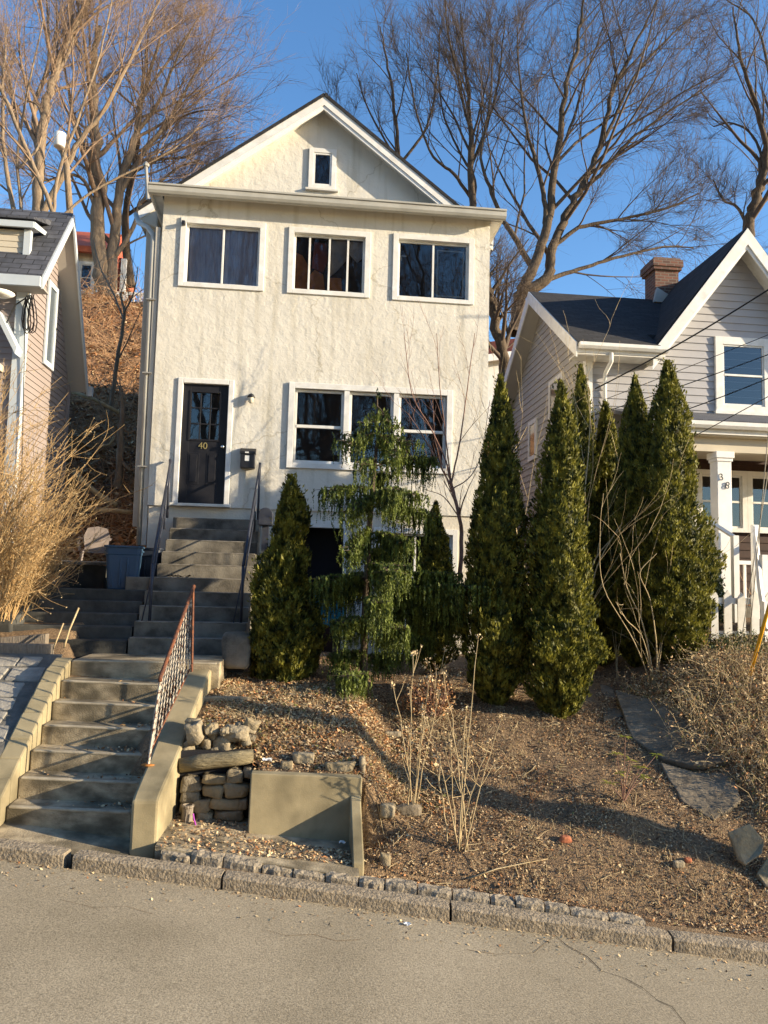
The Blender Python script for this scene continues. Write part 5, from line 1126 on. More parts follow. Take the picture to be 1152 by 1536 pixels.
# left cluster
bare_tree('thick pale trunked tree rising behind the slate roof at left', [
    ([(55, 380), (58, 300), (62, 210), (75, 140), (95, 75), (130, 0)], 31, 19, 7),
    ([(66, 330), (95, 260), (120, 210), (160, 160), (205, 70), (245, -10)], 30, 11, 3), ([(60, 240), (50, 170), (72, 90), (70, 0)], 31, 8, 3), ([(58, 280), (30, 200), (15, 120), (0, 60)], 31, 7, 3),
    ([(75, 130), (110, 60), (120, 0)], 31, 7, 2)], 31, dens=1.0, bark='bark_pale', twig='twig_left', up=.25)
bare_tree('massive rough trunked tree standing on the crest of the leafy hill', [
    ([(165, 462), (150, 400), (146, 300), (142, 190), (140, 120), (150, 40)], 34, 27, 7),
    ([(165, 455), (172, 360), (180, 280), (205, 200), (215, 140), (240, 60)], 34, 19, 4), ([(146, 260), (115, 190), (100, 120), (85, 40)], 34, 8, 2), ([(180, 290), (215, 230), (260, 170), (300, 100), (325, 85)], 33, 8, 2),
    ([(160, 400), (200, 340), (215, 300), (262, 255), (300, 240)], 33, 8, 2), ([(205, 200), (240, 150), (260, 100), (290, 40)], 33, 7, 2), ([(150, 330), (120, 265), (60, 270), (20, 240)], 32, 7, 2)], 32, dens=1.15, bark='bark_pale', twig='twig_left', up=.2, spread=.8)
bare_tree('bare spreading tree whose crown reaches toward the gable at left', [
    ([(196, 430), (188, 360), (190, 300), (205, 230), (212, 150), (222, 60)], 37, 14, 3),
    ([(205, 240), (240, 200), (285, 170), (325, 165)], 37, 6, 1.5), ([(200, 260), (235, 240), (280, 235), (318, 215)], 37, 6, 1.5), ([(192, 330), (225, 300), (270, 290), (310, 270)], 36, 6, 1.5), ([(212, 150), (250, 95), (290, 40), (300, 20)], 37, 5, 1.5)], 33, dens=1.1, bark='bark', twig='twig_left', up=.18, spread=.85)
bare_tree('slim many stemmed tree at the far left edge over the slate roof', [
    ([(88, 380), (80, 320), (50, 250), (18, 170), (-10, 110)], 20, 8, 5),
    ([(40, 400), (30, 300), (28, 220), (45, 120), (65, 30)], 20, 6, 2), ([(82, 320), (88, 260), (120, 170), (150, 80), (170, -10)], 20, 6, 2), ([(5, 400), (8, 250), (4, 150), (10, 40)], 20, 8, 3),
    ([(110, 330), (135, 290), (190, 260), (250, 230), (300, 190)], 22, 4, 1.5), ([(30, 260), (60, 215), (58, 160), (20, 140), (0, 70)], 20, 4, 2)], 34, dens=.7, bark='bark_pale', twig='twig_left', minr=.006, up=.25, maxlev=3)
# small tree and roots on the hillside strip
bare_tree('slender sapling growing on the leafy slope between the houses', [
    ([(158, 672), (166, 610), (178, 530), (186, 470), (180, 440)], 16.5, 8, 3), ([(184, 480), (170, 440), (150, 400), (140, 360)], 16.5, 3, 1.5), ([(186, 470), (200, 440), (207, 400)], 16.5, 3, 1)], 35, dens=.5, maxlev=2, minr=.005, bark='bark_pale', twig='twig_left', group='saplings and snags on the leafy slope')
bare_tree('broken snag with exposed roots on the leafy slope by the cream house', [
    ([(176, 735), (180, 690), (182, 640), (184, 600), (181, 580)], 15.6, 13, 4), ([(180, 690), (195, 705), (203, 702)], 15.6, 6, 3), ([(178, 700), (168, 712), (160, 720)], 15.5, 4, 2), ([(184, 640), (196, 650), (203, 640)], 15.6, 4, 2)], 36, dens=.35, maxlev=1, minr=.006, bark='bark_pale', twig='bark_pale', group='saplings and snags on the leafy slope', cat='snag', name='tree_snag', depth=.2)
# fallen branches on the slope
for i, (pts, Yd, r_, lab) in enumerate([([(110, 708), (128, 728), (150, 745), (175, 760)], 14.6, 8, 'long bare plank like branch lying on the slope above the garden chair'), ([(134, 766), (165, 767), (198, 770)], 14.2, 7, 'pale log lying across the slope behind the garden chair'),
        ([(106, 588), (140, 600), (178, 620)], 16.2, 6, 'fallen log high on the slope beside the pinkish house gutter'), ([(150, 672), (165, 668), (172, 655)], 16, 4, 'short crooked branch at the foot of the sapling')]):
    m = mb(); P = [at(px, py, Yd)+Vector((0, 0, .02)) for px, py in pts]
    for p in P: pass
    m.tube(P, [r_*Yd/FPX/2]*len(P), 7); tag(m.build('fallen_branch', M['golden2'], smooth=True), lab, 'branch', 'fallen branches on the slope')
# brush on the hillside: one uncountable mass of thin stems
rg = np.random.default_rng(77); tb = Tubes(3)
for i in range(2600):
    y = 13.4+rg.random()**1.3*22; x0 = -.33*y; x = x0*(1.1-.62*rg.random()) if i % 4 else rg.uniform(3, 14)
    if i % 4 and (x > -2.9 and y < 24): continue
    p = np.array([x, y, zt(x, y)-.03]); d = norm(np.array([rg.normal()*.9, rg.normal()*.5, .25+.9*rg.random()**2])); L = rg.uniform(.3, 1.1)*(.6+y/30)
    if y > 22: L *= 1.3
    Q = [p]
    for k in range(4): d = norm(d+rg.normal(size=3)*.25+np.array([0, 0, -.12])); Q.append(Q[-1]+d*L/4)
    tb.add(np.array(Q), np.linspace(.006, .003, 5)*(.7+y/25))
o = tb.build('hillside_brush', mat('rusty_brush', (.46, .29, .16), (.30, .17, .09), 3), None); tag(o, 'tangled dry brush covering the steep slope behind the houses', 'brush', kind='stuff')
def quadcloud(C, U, Vv):
    V = np.stack([C-U, C-Vv*.9, C+U, C+Vv*.9], 1).reshape(-1, 3); F = np.arange(len(V)).reshape(-1, 4); return V, F
def unit(a): return a/(np.linalg.norm(a, axis=1)[:, None]+1e-9)
LM = [M['leaf1'], M['leaf2'], M['leaf3'], M['leaf4'], M['leaf5'], M['leaf6']]
def litter(name, lab, xs_, ys_, size, probs, seed, lift=.012):
    rg = np.random.default_rng(seed); n = len(xs_); Zs = zg(xs_, ys_); C = np.stack([xs_, ys_, Zs+lift*rg.random(n)+.004], 1)
    N_ = unit(rg.normal(size=(n, 3))*np.array([.55, .55, .25])+np.array([0, -.1, 1])); A = unit(np.cross(N_, rg.normal(size=(n, 3)))); B = np.cross(N_, A); s = size*(.5+rg.random(n)**2*1.3)
    V, F = quadcloud(C, A*s[:, None], B*(s*(.35+.35*rg.random(n)))[:, None]); o = fastmesh(name, V, F, LM, mi=rg.choice(6, n, p=probs)); return tag(o, lab, 'leaf litter', kind='stuff')
# leaf litter on the bank, patchy
n = 170000; xx = rg.uniform(-1.2, 7.2, n); yy = ycurb(xx)+.3+rg.random(n)**1.1*6.3
dens_ = vnoise(xx*1.6+3, yy*1.6)*.6+vnoise(xx*5, yy*5)*.4
bare = np.exp(-(((xx-2.7)/1.2)**2+((yy-8.2)/.75)**2))
keep = (dens_*(1-.45*bare) > .26+.2*rg.random(n)) & (yy < 12.8) & ~((xx < .62) & (yy < 7.56)) & ~((xx < -.92)) & (rg.random(n) < np.where(yy > 10.5, .45, 1))
litter('leaf_litter', 'brown and tan fallen leaves scattered over the front bank', xx[keep], yy[keep], .0125, [.24, .24, .10, .20, .20, .02], 81)
n = 60000; xx = rg.uniform(.6, 5.2, n); yy = ycurb(xx)+.3+rg.random(n)*3.4; litter('soil_crumbs', 'fine crumbs of dark soil and twig over the bare bank', xx, yy, .0085, [.16, .30, .03, .06, .44, .01], 84, .02)
n = 30000; xx = rg.uniform(-1.0, 1.6, n); yy = 7.6+rg.random(n)*2.0; k_ = vnoise(xx*4, yy*4) > .32
litter('rust_leaves', 'dense rust and straw coloured leaves above the planter wall', xx[k_ & (xx < 1.5)], yy[k_ & (xx < 1.5)], .0155, [.24, .12, .22, .26, .08, .08], 82, .03)
n = 9000; xx = rg.uniform(-1.1, .5, n); yy = rg.uniform(6.9, 7.6, n); 
def litter_apron():
    rg = np.random.default_rng(5); n = 1500; x = rg.uniform(-1.12, .5, n); y = 6.9+rg.random(n)*.85*(1-.5*(x+1.1)/1.6)*np.where(x < -.4, 1, .62); z = zkerb(x)+.058+.06*(y-6.8)+.01*rg.random(n)
    C = np.stack([x, y, z], 1); N_ = unit(rg.normal(size=(n, 3))*.4+np.array([0, 0, 1])); A = unit(np.cross(N_, rg.normal(size=(n, 3)))); B = np.cross(N_, A); s = .016*(.5+rg.random(n))
    V, F = quadcloud(C, A*s[:, None], B*s[:, None]*.6); tag(fastmesh('apron_leaves', V, F, LM, mi=rg.choice(6, n, p=[.3, .2, .1, .3, .1, 0])), 'small crushed leaves on the concrete apron under the planter', 'leaf litter', kind='stuff')
litter_apron()
n = 16000; yy = 12.6+rg.random(n)**1.2*20; xx = -.33*yy*(1.12-.5*rg.random(n)); k_ = (xx < -2.75)
litter('hill_leaves', 'rust brown leaves covering the slope between the houses', xx[k_], yy[k_], .055, [.2, .25, .32, .1, .13, 0], 83, .08)
# gutter debris along the kerb
n = 1500; xx = rg.uniform(-3.5, 4.5, n); yy = ycurb(xx)-.02-rg.random(n)**3*.5; zz = zroad(xx, yy)+.006
C = np.stack([xx, yy, zz], 1); N_ = unit(rg.normal(size=(n, 3))*.3+np.array([0, 0, 1])); A = unit(np.cross(N_, rg.normal(size=(n, 3)))); B = np.cross(N_, A); s = .008*(.4+rg.random(n)**2*2)
V, F = quadcloud(C, A*s[:, None], B*s[:, None]*.6); tag(fastmesh('gutter_debris', V, F, LM, mi=rg.choice(6, n, p=[.3, .1, .05, .45, .1, 0])), 'specks of leaf and grit in the gutter along the kerb', 'debris', kind='stuff')
# dry grass and straw on the bank
tb = Tubes(3); rg = np.random.default_rng(91)
for i in range(6500):
    if i % 2: x = rg.uniform(-.9, 1.9); y = rg.uniform(7.7, 9.2)
    else: x = rg.uniform(.6, 5.0); y = ycurb(x)+.45+rg.random()*2.6
    if x > 3.2 and y > 7.6+.0*x: continue
    if vnoise(x*2.2+5, y*2.2) < .45: continue
    p = np.array([x, y, zt(x, y)]); d = norm(np.array([rg.normal(), rg.normal(), .5+rg.random()])); L = rg.uniform(.04, .14); tb.add(np.array([p, p+d*L*.6, p+d*L+np.array([0, 0, -.02])]), np.array([.0022, .0018, .001]))
tag(tb.build('dry_grass', M['golden2'], None), 'short dry grass and straw over the front bank', 'grass', kind='stuff')

# ---- evergreens
def thuja_mesh(seed, H_, Rm, n=17000, neck=None):
    rg = np.random.default_rng(seed)
    def prof(u):   # u 0..1 height
        r = np.interp(u, [0, .03, .08, .2, .35, .6, .8, .92, 1], [.12, .45, .82, 1.0, .95, .72, .46, .25, .04])
        return r
    u = 1-np.sqrt(rg.random(n)); u = np.where(rg.random(n) < .35, rg.random(n), u*1.0); u = np.clip(u, 0, 1)
    th = rg.random(n)*2*PI
    lump = (vnoise(th*1.9+seed, u*H_*2.2)-.5)*.55+(vnoise(th*5+seed, u*H_*6)-.5)*.55
    if neck is not None: lump = lump - neck[1]*np.exp(-((u-neck[0])/.06)**2)
    rr = Rm*prof(u)*(1+lump)*(.84+.20*rg.random(n)**.6)
    C = np.stack([rr*np.cos(th)+.03*np.sin(u*9), rr*np.sin(th), u*H_], 1)
    out = np.stack([np.cos(th), np.sin(th), np.zeros(n)], 1)
    up_ = unit(np.array([0, 0, 1.])+out*.55+rg.normal(size=(n, 3))*.38); side = unit(np.cross(up_, out+rg.normal(size=(n, 3))*.9))
    s = .027*(.6+.9*rg.random(n)); tuf = rg.random(n) < .05; C = C+out*(tuf*rg.random(n)*.07)[:, None]+np.array([0, 0, 1.])*(tuf*rg.random(n)*.05)[:, None]
    V, F = quadcloud(C, up_*s[:, None], side*(s*.42)[:, None]); 
    # inner spindle of larger faces, added to block light through the foliage
    nu, nv = 18, 24; base = len(V); core = []
    for i in range(nv+1):
        uu = i/nv
        for j in range(nu): t = 2*PI*j/nu; r = Rm*float(prof(uu))*.72*(1+(float(vnoise(t*1.9+seed, uu*H_*2.2))-.5)*.55-(neck[1]*math.exp(-((uu-neck[0])/.06)**2) if neck else 0)); core.append((r*math.cos(t)+.03*math.sin(uu*9), r*math.sin(t), uu*H_*.985))
    Fc = [(base+i*nu+j, base+i*nu+(j+1) % nu, base+(i+1)*nu+(j+1) % nu, base+(i+1)*nu+j) for i in range(nv) for j in range(nu)]
    return np.concatenate([V, np.array(core)]), np.concatenate([F, np.array(Fc)])
thujas = [  # x, y, z0, z1, r, label, neck
    (-.22, 9.9, -1.40, 1.36, .42, 'short bushy arborvitae with a narrow neck beside the domed mailbox', (.70, .40)),
    (1.93, 11.2, -1.25, 1.24, .31, 'small dark arborvitae standing behind the weeping cedar', None),
    (2.44, 9.6, -1.50, 2.74, .39, 'tall arborvitae against the right corner of the cream house', None),
    (3.15, 9.3, -1.62, 2.62, .40, 'tall arborvitae standing furthest forward in the middle of the hedge', None),
    (4.22, 11.5, -1.15, 3.52, .37, 'arborvitae behind the front ones, its tip reaching the grey house corner board', None),
    (4.66, 11.6, -1.15, 2.98, .42, 'shaded arborvitae with the lowest tip of the rear row', None),
    (4.86, 10.9, -1.1, 3.22, .42, 'arborvitae in deep shade just left of the widest one', None),
    (5.14, 10.45, -1.0, 3.33, .55, 'widest arborvitae at the right end of the hedge, beside the picket fence', None)]
meshes = {}
for i, (x, y, z0, z1, r, lab, neck) in sorted(enumerate(thujas), key=lambda t: t[0] not in (0, 2, 3, 7)):
    T = thing('arborvitae', (x, y, z0), lab, 'evergreen', 'arborvitae in front of the houses'); T.rotation_euler.z = 0
    key = i if i in (0, 2, 3, 7) else {1: 2, 4: 3, 5: 2, 6: 7}[i]
    if key == i:
        V, F = thuja_mesh(50+i, z1-z0, r, n=int(34000*(r/.42)), neck=neck); V = V+np.array([x, y, z0])
        c = fastmesh('foliage', V, F, M['thuja'], T); tk = Tubes(7); tk.add(np.array([[x, y, z0-.1], [x, y, z0+.5], [x, y, z1-.5]]), np.array([.05, .04, .01])); s_ = tk.build('trunk', M['bark'], T); meshes[i] = (c, s_, z1-z0, r)
    else:
        c0, s0, h0, r_0 = meshes[key]
        for q in (c0, s0):
            n_ = q.copy(); col.objects.link(n_); n_.parent = T; n_.scale = (r/r_0, r/r_0, (z1-z0)/h0); n_.rotation_euler.z = 1.3+i
# ---- weeping cedar
WC = thing('weeping_cedar', (.82, 9.7, -1.42), 'weeping cedar with drooping curtains of foliage in front of the triple window', 'evergreen')
rg = np.random.default_rng(12); tk = Tubes(8); b0 = Vector((.79, 9.7, -1.45)); topc = at(566, 590, 9.7)
trunkP = [np.array(b0), np.array(at(548, 900, 9.7)), np.array(at(556, 760, 9.7)), np.array(at(566, 660, 9.7)), np.array(topc)]
tk.add(np.array(trunkP), np.array([.05, .042, .032, .02, .006])); tk.build('trunk', M['bark'], WC)
bl = [((566, 620), (545, 640), 9.6), ((566, 610), (590, 645), 9.6), ((565, 650), (520, 668), 9.5), ((565, 640), (512, 664), 9.8), ((566, 650), (600, 690), 9.4), ((566, 655), (622, 668), 9.7), ((562, 700), (650, 690), 9.9), ((562, 690), (540, 700), 9.2), ((562, 735), (486, 738), 9.5),
      ((562, 745), (520, 770), 9.2), ((560, 740), (628, 745), 9.4), ((560, 750), (600, 735), 9.0), ((558, 760), (648, 775), 9.7), ((556, 790), (525, 830), 9.3), ((556, 800), (612, 815), 9.3), ((555, 850), (590, 860), 8.9), ((555, 860), (610, 850), 9.2), ((554, 870), (482, 870), 9.5), ((553, 890), (470, 885), 9.9),
      ((553, 880), (680, 862), 9.6), ((553, 900), (740, 885), 9.4), ((552, 905), (570, 905), 8.9), ((552, 930), (510, 935), 9.3), ((552, 940), (605, 945), 9.2), ((551, 980), (500, 985), 9.6), ((551, 960), (640, 960), 9.9), ((550, 1020), (520, 1015), 9.0), ((550, 990), (590, 985), 9.9),
      ((560, 720), (575, 715), 10.1), ((556, 830), (580, 830), 10.2), ((554, 880), (540, 860), 10.2), ((564, 670), (590, 655), 10.0), ((553, 900), (655, 905), 9.8), ((552, 920), (700, 925), 9.9)]
br = Tubes(4); CC = []; UU = []; VV = []
def strand(p, L):
    n = max(4, int(L/.024)); d = np.array([rg.normal()*.05, rg.normal()*.05, -1.]); w_ = rg.normal(size=2)*.012
    for k in range(n):
        t = k/n; q = p+np.array([w_[0]*math.sin(t*5), w_[1]*math.sin(t*5), -L*t]); 
        for _ in range(2):
            a = norm(np.array([rg.normal()*.5, rg.normal()*.5, -1.0])); s = .030*(1.05-.6*t)*rg.uniform(.6, 1.2); CC.append(q+rg.normal(size=3)*.007*(1.2-t)); UU.append(a*s); VV.append(norm(np.cross(a, rg.normal(size=3)))*s*.45)
for (a_, b_, Y2) in bl:
    P0 = np.array(at(*a_, 9.7)); P1 = np.array(at(*b_, Y2)); L = np.linalg.norm(P1-P0); n = 10; mid = (P0+P1)/2+np.array([0, 0, .12*L+.03])
    Q = np.array([(1-t)**2*P0+2*t*(1-t)*mid+t*t*(P1+np.array([0, 0, -.05])) for t in np.linspace(0, 1, n)]); br.add(Q, np.linspace(.013, .003, n))
    ns = int((26+L*170)*(.38 if a_[1] < 700 else .75 if a_[1] < 780 else 1.15))
    for k in range(ns):
        t = .12+.88*rg.random()**.75; c = (1-t)**2*P0+2*t*(1-t)*mid+t*t*P1; side = np.array([rg.normal(), rg.normal(), 0])*.05*(.6+t)
        Ls = rg.uniform(.14, .46)*(.6+.6*min(1, L))*(1-.3*abs(t-.7)); 
        if np.linalg.norm(side) > .06: br.add(np.array([c, c+side*.6+np.array([0, 0, .01]), c+side]), np.array([.004, .003, .002]))
        strand(c+side, Ls)
# leader plume
for k in range(16):
    t = rg.random(); c = np.array(at(566, 585, 9.7))*(1-t)+np.array(at(566, 680, 9.7))*t; side = np.array([rg.normal(), rg.normal(), 0])*.05*(.3+t); strand(c+side, rg.uniform(.06, .16))
br.build('branches', M['bark'], WC); V, F = quadcloud(np.array(CC), np.array(UU), np.array(VV)); fastmesh('foliage', V, F, M['cedar'], WC)
# ---- golden shrub at left
GS = thing('golden_shrub', (-3.7, 9.9, -.7), 'big leafless golden twiggy shrub in front of the pinkish house', 'shrub')
rg = np.random.default_rng(19); tb = Tubes(4); t2 = Tubes(3); CC = []; UU = []; VV = []
for i in range(760):
    b = np.array([rg.uniform(-5.6, -3.6), rg.uniform(9.7, 11.2), -.62+rg.random()*.1]); 
    tx = rg.normal()*.35+(b[0]+4.6)*.55; d = norm(np.array([tx*.75, rg.normal()*.28-.1, 1.7])); L = rg.uniform(1.2, 3.7)*(1-.42*max(0, b[0]+4.6))*(1.0 if abs(tx) < .5 else .85)
    Q = [b]; 
    for k in range(9): d = norm(d+rg.normal(size=3)*.10+np.array([.01, 0, -.055*k*.22])); Q.append(Q[-1]+d*L/9)
    Q = np.array(Q); r = np.linspace(.0065, .002, 10); (tb).add(Q, r)
    for k in range(int(13)):
        j = rg.integers(2, 9); dd = norm((Q[j]-Q[j-1])/np.linalg.norm(Q[j]-Q[j-1])+rg.normal(size=3)*.55); l2 = rg.uniform(.12, .5); P = [Q[j]]
        for s in range(4): dd = norm(dd+rg.normal(size=3)*.15+np.array([0, 0, .04])); P.append(P[-1]+dd*l2/4)
        P = np.array(P); t2.add(P, np.linspace(.0035, .0018, 5))
        for q in P[1:]:
            for _ in range(2):
                if rg.random() < .6: a = norm(rg.normal(size=3)); CC.append(q+rg.normal(size=3)*.008); s = rg.uniform(.006, .014); UU.append(a*s); VV.append(norm(np.cross(a, rg.normal(size=3)))*s*.5)
tb.build('stems', M['golden'], GS); t2.build('twigs', M['golden'], GS); V, F = quadcloud(np.array(CC), np.array(UU), np.array(VV)); fastmesh('buds', V, F, M['golden2'], GS)
m = mb(); m.tube([at(118, 912, 9.9), at(104, 945, 9.75), at(96, 972, 9.65)], .012, 6); m.tube([at(95, 935, 9.9), at(78, 978, 9.7)], .010, 6); tag(m.build('wooden_stakes', M['golden2'], smooth=True), 'two leaning pale stakes under the golden shrub', 'stakes')
# ---- thin young tree in front of the facade
bare_tree('thin leafless young tree in front of the right side of the facade', [
    ([(690, 870), (692, 800), (682, 745), (676, 720)], 11.6, 7, 4.5), ([(678, 730), (668, 690), (645, 640), (618, 590), (606, 500)], 11.6, 3, 1), ([(678, 725), (690, 660), (700, 590), (712, 500)], 11.6, 3, 1), ([(680, 735), (655, 690), (632, 650), (612, 620)], 11.6, 2.6, 1),
    ([(676, 722), (668, 650), (660, 580), (655, 500)], 11.6, 2.4, .8), ([(680, 735), (705, 715), (722, 680), (735, 600)], 11.6, 2.2, .8), ([(688, 780), (665, 745), (640, 735)], 11.6, 2, .8)], 41, dens=.55, maxlev=2, minr=.0028, bark='redtwig', twig='redtwig', up=.35, spread=.5, group=None, depth=.5, name='young_tree', lenf=.4)
# bare pale stems in front of hedge
bare_tree('pale leafless shrub reaching over the shaded arborvitae at right', [
    ([(982, 1040), (975, 985), (962, 930), (940, 880), (930, 830)], 10.0, 3, 1.2), ([(982, 1040), (985, 975), (975, 900), (960, 860), (985, 830)], 10.0, 2.4, 1), ([(980, 1040), (965, 960), (940, 930), (925, 905)], 10.0, 2, 1), ([(984, 1040), (990, 985), (1000, 930), (1020, 890), (1040, 850)], 10.0, 2, .8), ([(980, 1040), (950, 960), (905, 880), (900, 800), (905, 740)], 10.0, 2, .8)], 42, dens=.4, maxlev=2, minr=.003, bark='golden2', twig='golden2', up=.1, spread=.6, group=None, depth=.5, name='bare_shrub')
bare_tree('arching leafless stems rising between the two front arborvitae', [
    ([(800, 1050), (795, 900), (775, 800), (765, 700), (790, 640)], 10.4, 4, 1), ([(868, 1030), (885, 860), (930, 790), (975, 690)], 10.6, 3, 1), ([(868, 1030), (865, 850), (875, 760), (885, 640), (880, 560)], 11.0, 3, 1), ([(870, 1030), (885, 900), (900, 840), (945, 770), (985, 740)], 10.6, 2.5, 1)], 43, dens=.5, maxlev=2, minr=.003, bark='golden2', twig='golden2', up=.2, spread=.5, group=None, depth=.4, name='bare_shrub')
# ---- dry stalks (hydrangea-like) in the bank
def stalks(lab, base, tips, Yd, seed, r=.006, heads=True, matn='golden2', name='dry_stalks', group='dry stalks in the front bank'):
    rg = np.random.default_rng(seed); b = ground_pt(*base, 6.8, 12); T = thing(name, b, lab, 'dry plant', group); tb = Tubes(5); CC = []; UU = []; VV = []
    for (px, py) in tips:
        e = at(px, py, b.y+rg.uniform(-.3, .35)); P0 = np.array(b)+np.array([rg.normal()*.04, rg.normal()*.04, -.02]); P1 = np.array(e); mid = (P0+P1)/2+rg.normal(size=3)*.05
        mid[0] = P0[0]*.65+P1[0]*.35
        Q = np.array([(1-t)**2*P0+2*t*(1-t)*mid+t*t*P1 for t in np.linspace(0, 1, 9)])+rg.normal(size=(9, 3))*.006; Q[0] = P0; tb.add(Q, np.linspace(r, r*.45, 9))
        for k in range(rg.integers(1, 4)):
            j = rg.integers(3, 8); d = norm(Q[j]-Q[j-1]+rg.normal(size=3)*.05+np.array([rg.normal()*.05, 0, 0])); P = np.array([Q[j], Q[j]+d*rg.uniform(.08, .16), Q[j]+d*rg.uniform(.18, .26)+np.array([0, 0, .03])]); tb.add(P, np.array([r*.5, r*.4, r*.3]))
            Q2 = P[-1]
            if heads:
                for _ in range(5): a = norm(rg.normal(size=3)); s = rg.uniform(.007, .014); CC.append(Q2+rg.normal(size=3)*.010); UU.append(a*s); VV.append(norm(np.cross(a, rg.normal(size=3)))*s*.7)
        if heads:
            for _ in range(16): a = norm(rg.normal(size=3)); s = rg.uniform(.008, .018); CC.append(Q[-1]+rg.normal(size=3)*.018); UU.append(a*s); VV.append(norm(np.cross(a, rg.normal(size=3)))*s*.7)
    tb.build('stems', M[matn], T)
    if heads: V, F = quadcloud(np.array(CC), np.array(UU), np.array(VV)); fastmesh('seed_heads', V, F, M['leaf4'], T)['kind'] = 'stuff'
stalks('clump of tall pale dry stalks nearest the street in the bank', (688, 1272), [(717, 955), (752, 1075), (640, 1075), (665, 1010), (700, 1060), (675, 1120), (735, 1110), (655, 1150)], 7.2, 61, .0075)
stalks('dry stalks with pale seed heads behind the planter fin', (620, 1225), [(620, 980), (590, 1030), (645, 1015), (634, 1060), (612, 1090), (660, 1040)], 7.6, 62, .0065)
stalks('dry stalks growing in the shade of the weeping cedar', (655, 1075), [(640, 990), (668, 975), (690, 1010), (655, 1000), (700, 1035)], 8.9, 63, .005)
stalks('lone upright dry seedling stalk between hedge and dry mound', (925, 1020), [(926, 920), (918, 945), (934, 940)], 9.8, 64, .006, False)
stalks('russet dead fern clump beside the right front arborvitae foot', (660, 1060), [(640, 1000), (648, 985), (655, 1010), (670, 1000), (632, 1020), (645, 1030), (676, 1020)], 9.0, 65, .004, True, 'redtwig')
stalks('small tuft of reddish dry stems in the bare middle of the bank', (793, 1212), [(780, 1180), (788, 1175), (800, 1178), (812, 1182), (775, 1190), (818, 1192), (795, 1180)], 7.7, 66, .0035, False, 'leaf3' )
# fallen pale stem on bank
m = mb(); P = [ground_pt(*p)+Vector((0, 0, .03)) for p in [(703, 1330), (745, 1312), (790, 1300), (822, 1298)]]; m.tube(P, [.007, .006, .005, .003], 5); tag(m.build('fallen_twig', M['golden2'], smooth=True), 'long pale stem lying on the bank near the kerb', 'branch')
# small yellow green plant
b = ground_pt(935, 1207); YP = thing('young_evergreen_plant', b, 'small yellow green leafy seedling on the bank left of the flagstone path', 'plant'); rg = np.random.default_rng(8); tb = Tubes(5); C_ = []; 
V = []; F = []
tipsY = [(938, 1105), (925, 1130), (960, 1150), (985, 1132), (930, 1160), (965, 1165), (945, 1140), (915, 1175)]
for px, py in tipsY:
    e = np.array(at(px, py, b.y+rg.uniform(-.1, .1))); P0 = np.array(b); md = (P0+e)/2; md[0] = P0[0]*.6+e[0]*.4; tb.add(np.array([P0, md, e]), np.array([.006, .005, .003]))
    for k in range(9):
        a = k*2*PI/9+rg.random()*.4; d = norm(np.array([math.cos(a), math.sin(a), rg.uniform(-.2, .5)])); L = rg.uniform(.06, .11); sd = norm(np.cross(d, np.array([0, 0, 1.])))*.011; n0 = len(V); V += [e, e+d*L*.5+sd, e+d*L+np.array([0, 0, -.015]), e+d*L*.5-sd]; F.append((n0, n0+1, n0+2, n0+3))
tb.build('stem', M['redtwig'], YP); fastmesh('leaves', np.array(V), np.array(F), M['yellowleaf'], YP)
# low red/green sprigs at hedge foot
def leafball(name, lab, c, rad, n, s, mt, seed, cat='shrub', group=None, flat=1.0, stems=30, stemm='bark'):
    rg = np.random.default_rng(seed); T = thing(name, (c[0], c[1], c[2]), lab, cat, group); D = unit(rg.normal(size=(n, 3))); D[:, 2] = np.abs(D[:, 2]); rr = (.35+.65*rg.random(n)**.5)
    lum = 1+(vnoise(np.arctan2(D[:, 1], D[:, 0])*2+seed, D[:, 2]*4)-.5)*.6
    C = np.array(c)+D*np.array(rad)*(rr*lum)[:, None]; U = unit(rg.normal(size=(n, 3))+D*.5); W = unit(np.cross(U, rg.normal(size=(n, 3)))); sz = s*(.6+.8*rg.random(n))
    V, F = quadcloud(C, U*sz[:, None], W*(sz*.42)[:, None]); ml = mt if isinstance(mt, list) else [mt]; fastmesh('foliage', V, F, ml, T, mi=rg.integers(0, len(ml), n))
    tb = Tubes(4)
    for k in range(stems):
        d = unit(rg.normal(size=(1, 3)))[0]; d[2] = abs(d[2])+.4; e = np.array(c)+d*np.array(rad)*.8; p0 = np.array(c)+np.array([rg.normal()*.05, rg.normal()*.05, -.05]); tb.add(np.array([p0, (p0+e)/2+rg.normal(size=3)*.03, e]), np.array([.008, .005, .002]))
    tb.build('stems', M[stemm], T); return T
p = at(1110, 880, 11.6); leafball('holly_shrub', 'glossy dark leafed shrub behind the picket fence below the porch column', (p.x, 12.6, -.5), (.30, .30, 1.35), 4200, .036, M['holly'], 3)
p = at(1110, 960, 10.6); leafball('low_shrub', 'low dark green shrub in front of the white picket fence at the right edge', (p.x+.1, 10.9, -.98), (.75, .5, .38), 4600, .022, [M['holly'], M['holly'], M['leaf6']], 4)
p = at(660, 1060, 9.4)
leafball('azalea_tuft', 'reddish brown leaved tuft in the shadow under the weeping cedar', (1.55, 9.25, -1.5), (.35, .28, .42), 1500, .02, [M['leaf3'], M['leaf1'], M['leaf5']], 5, stemm='redtwig')
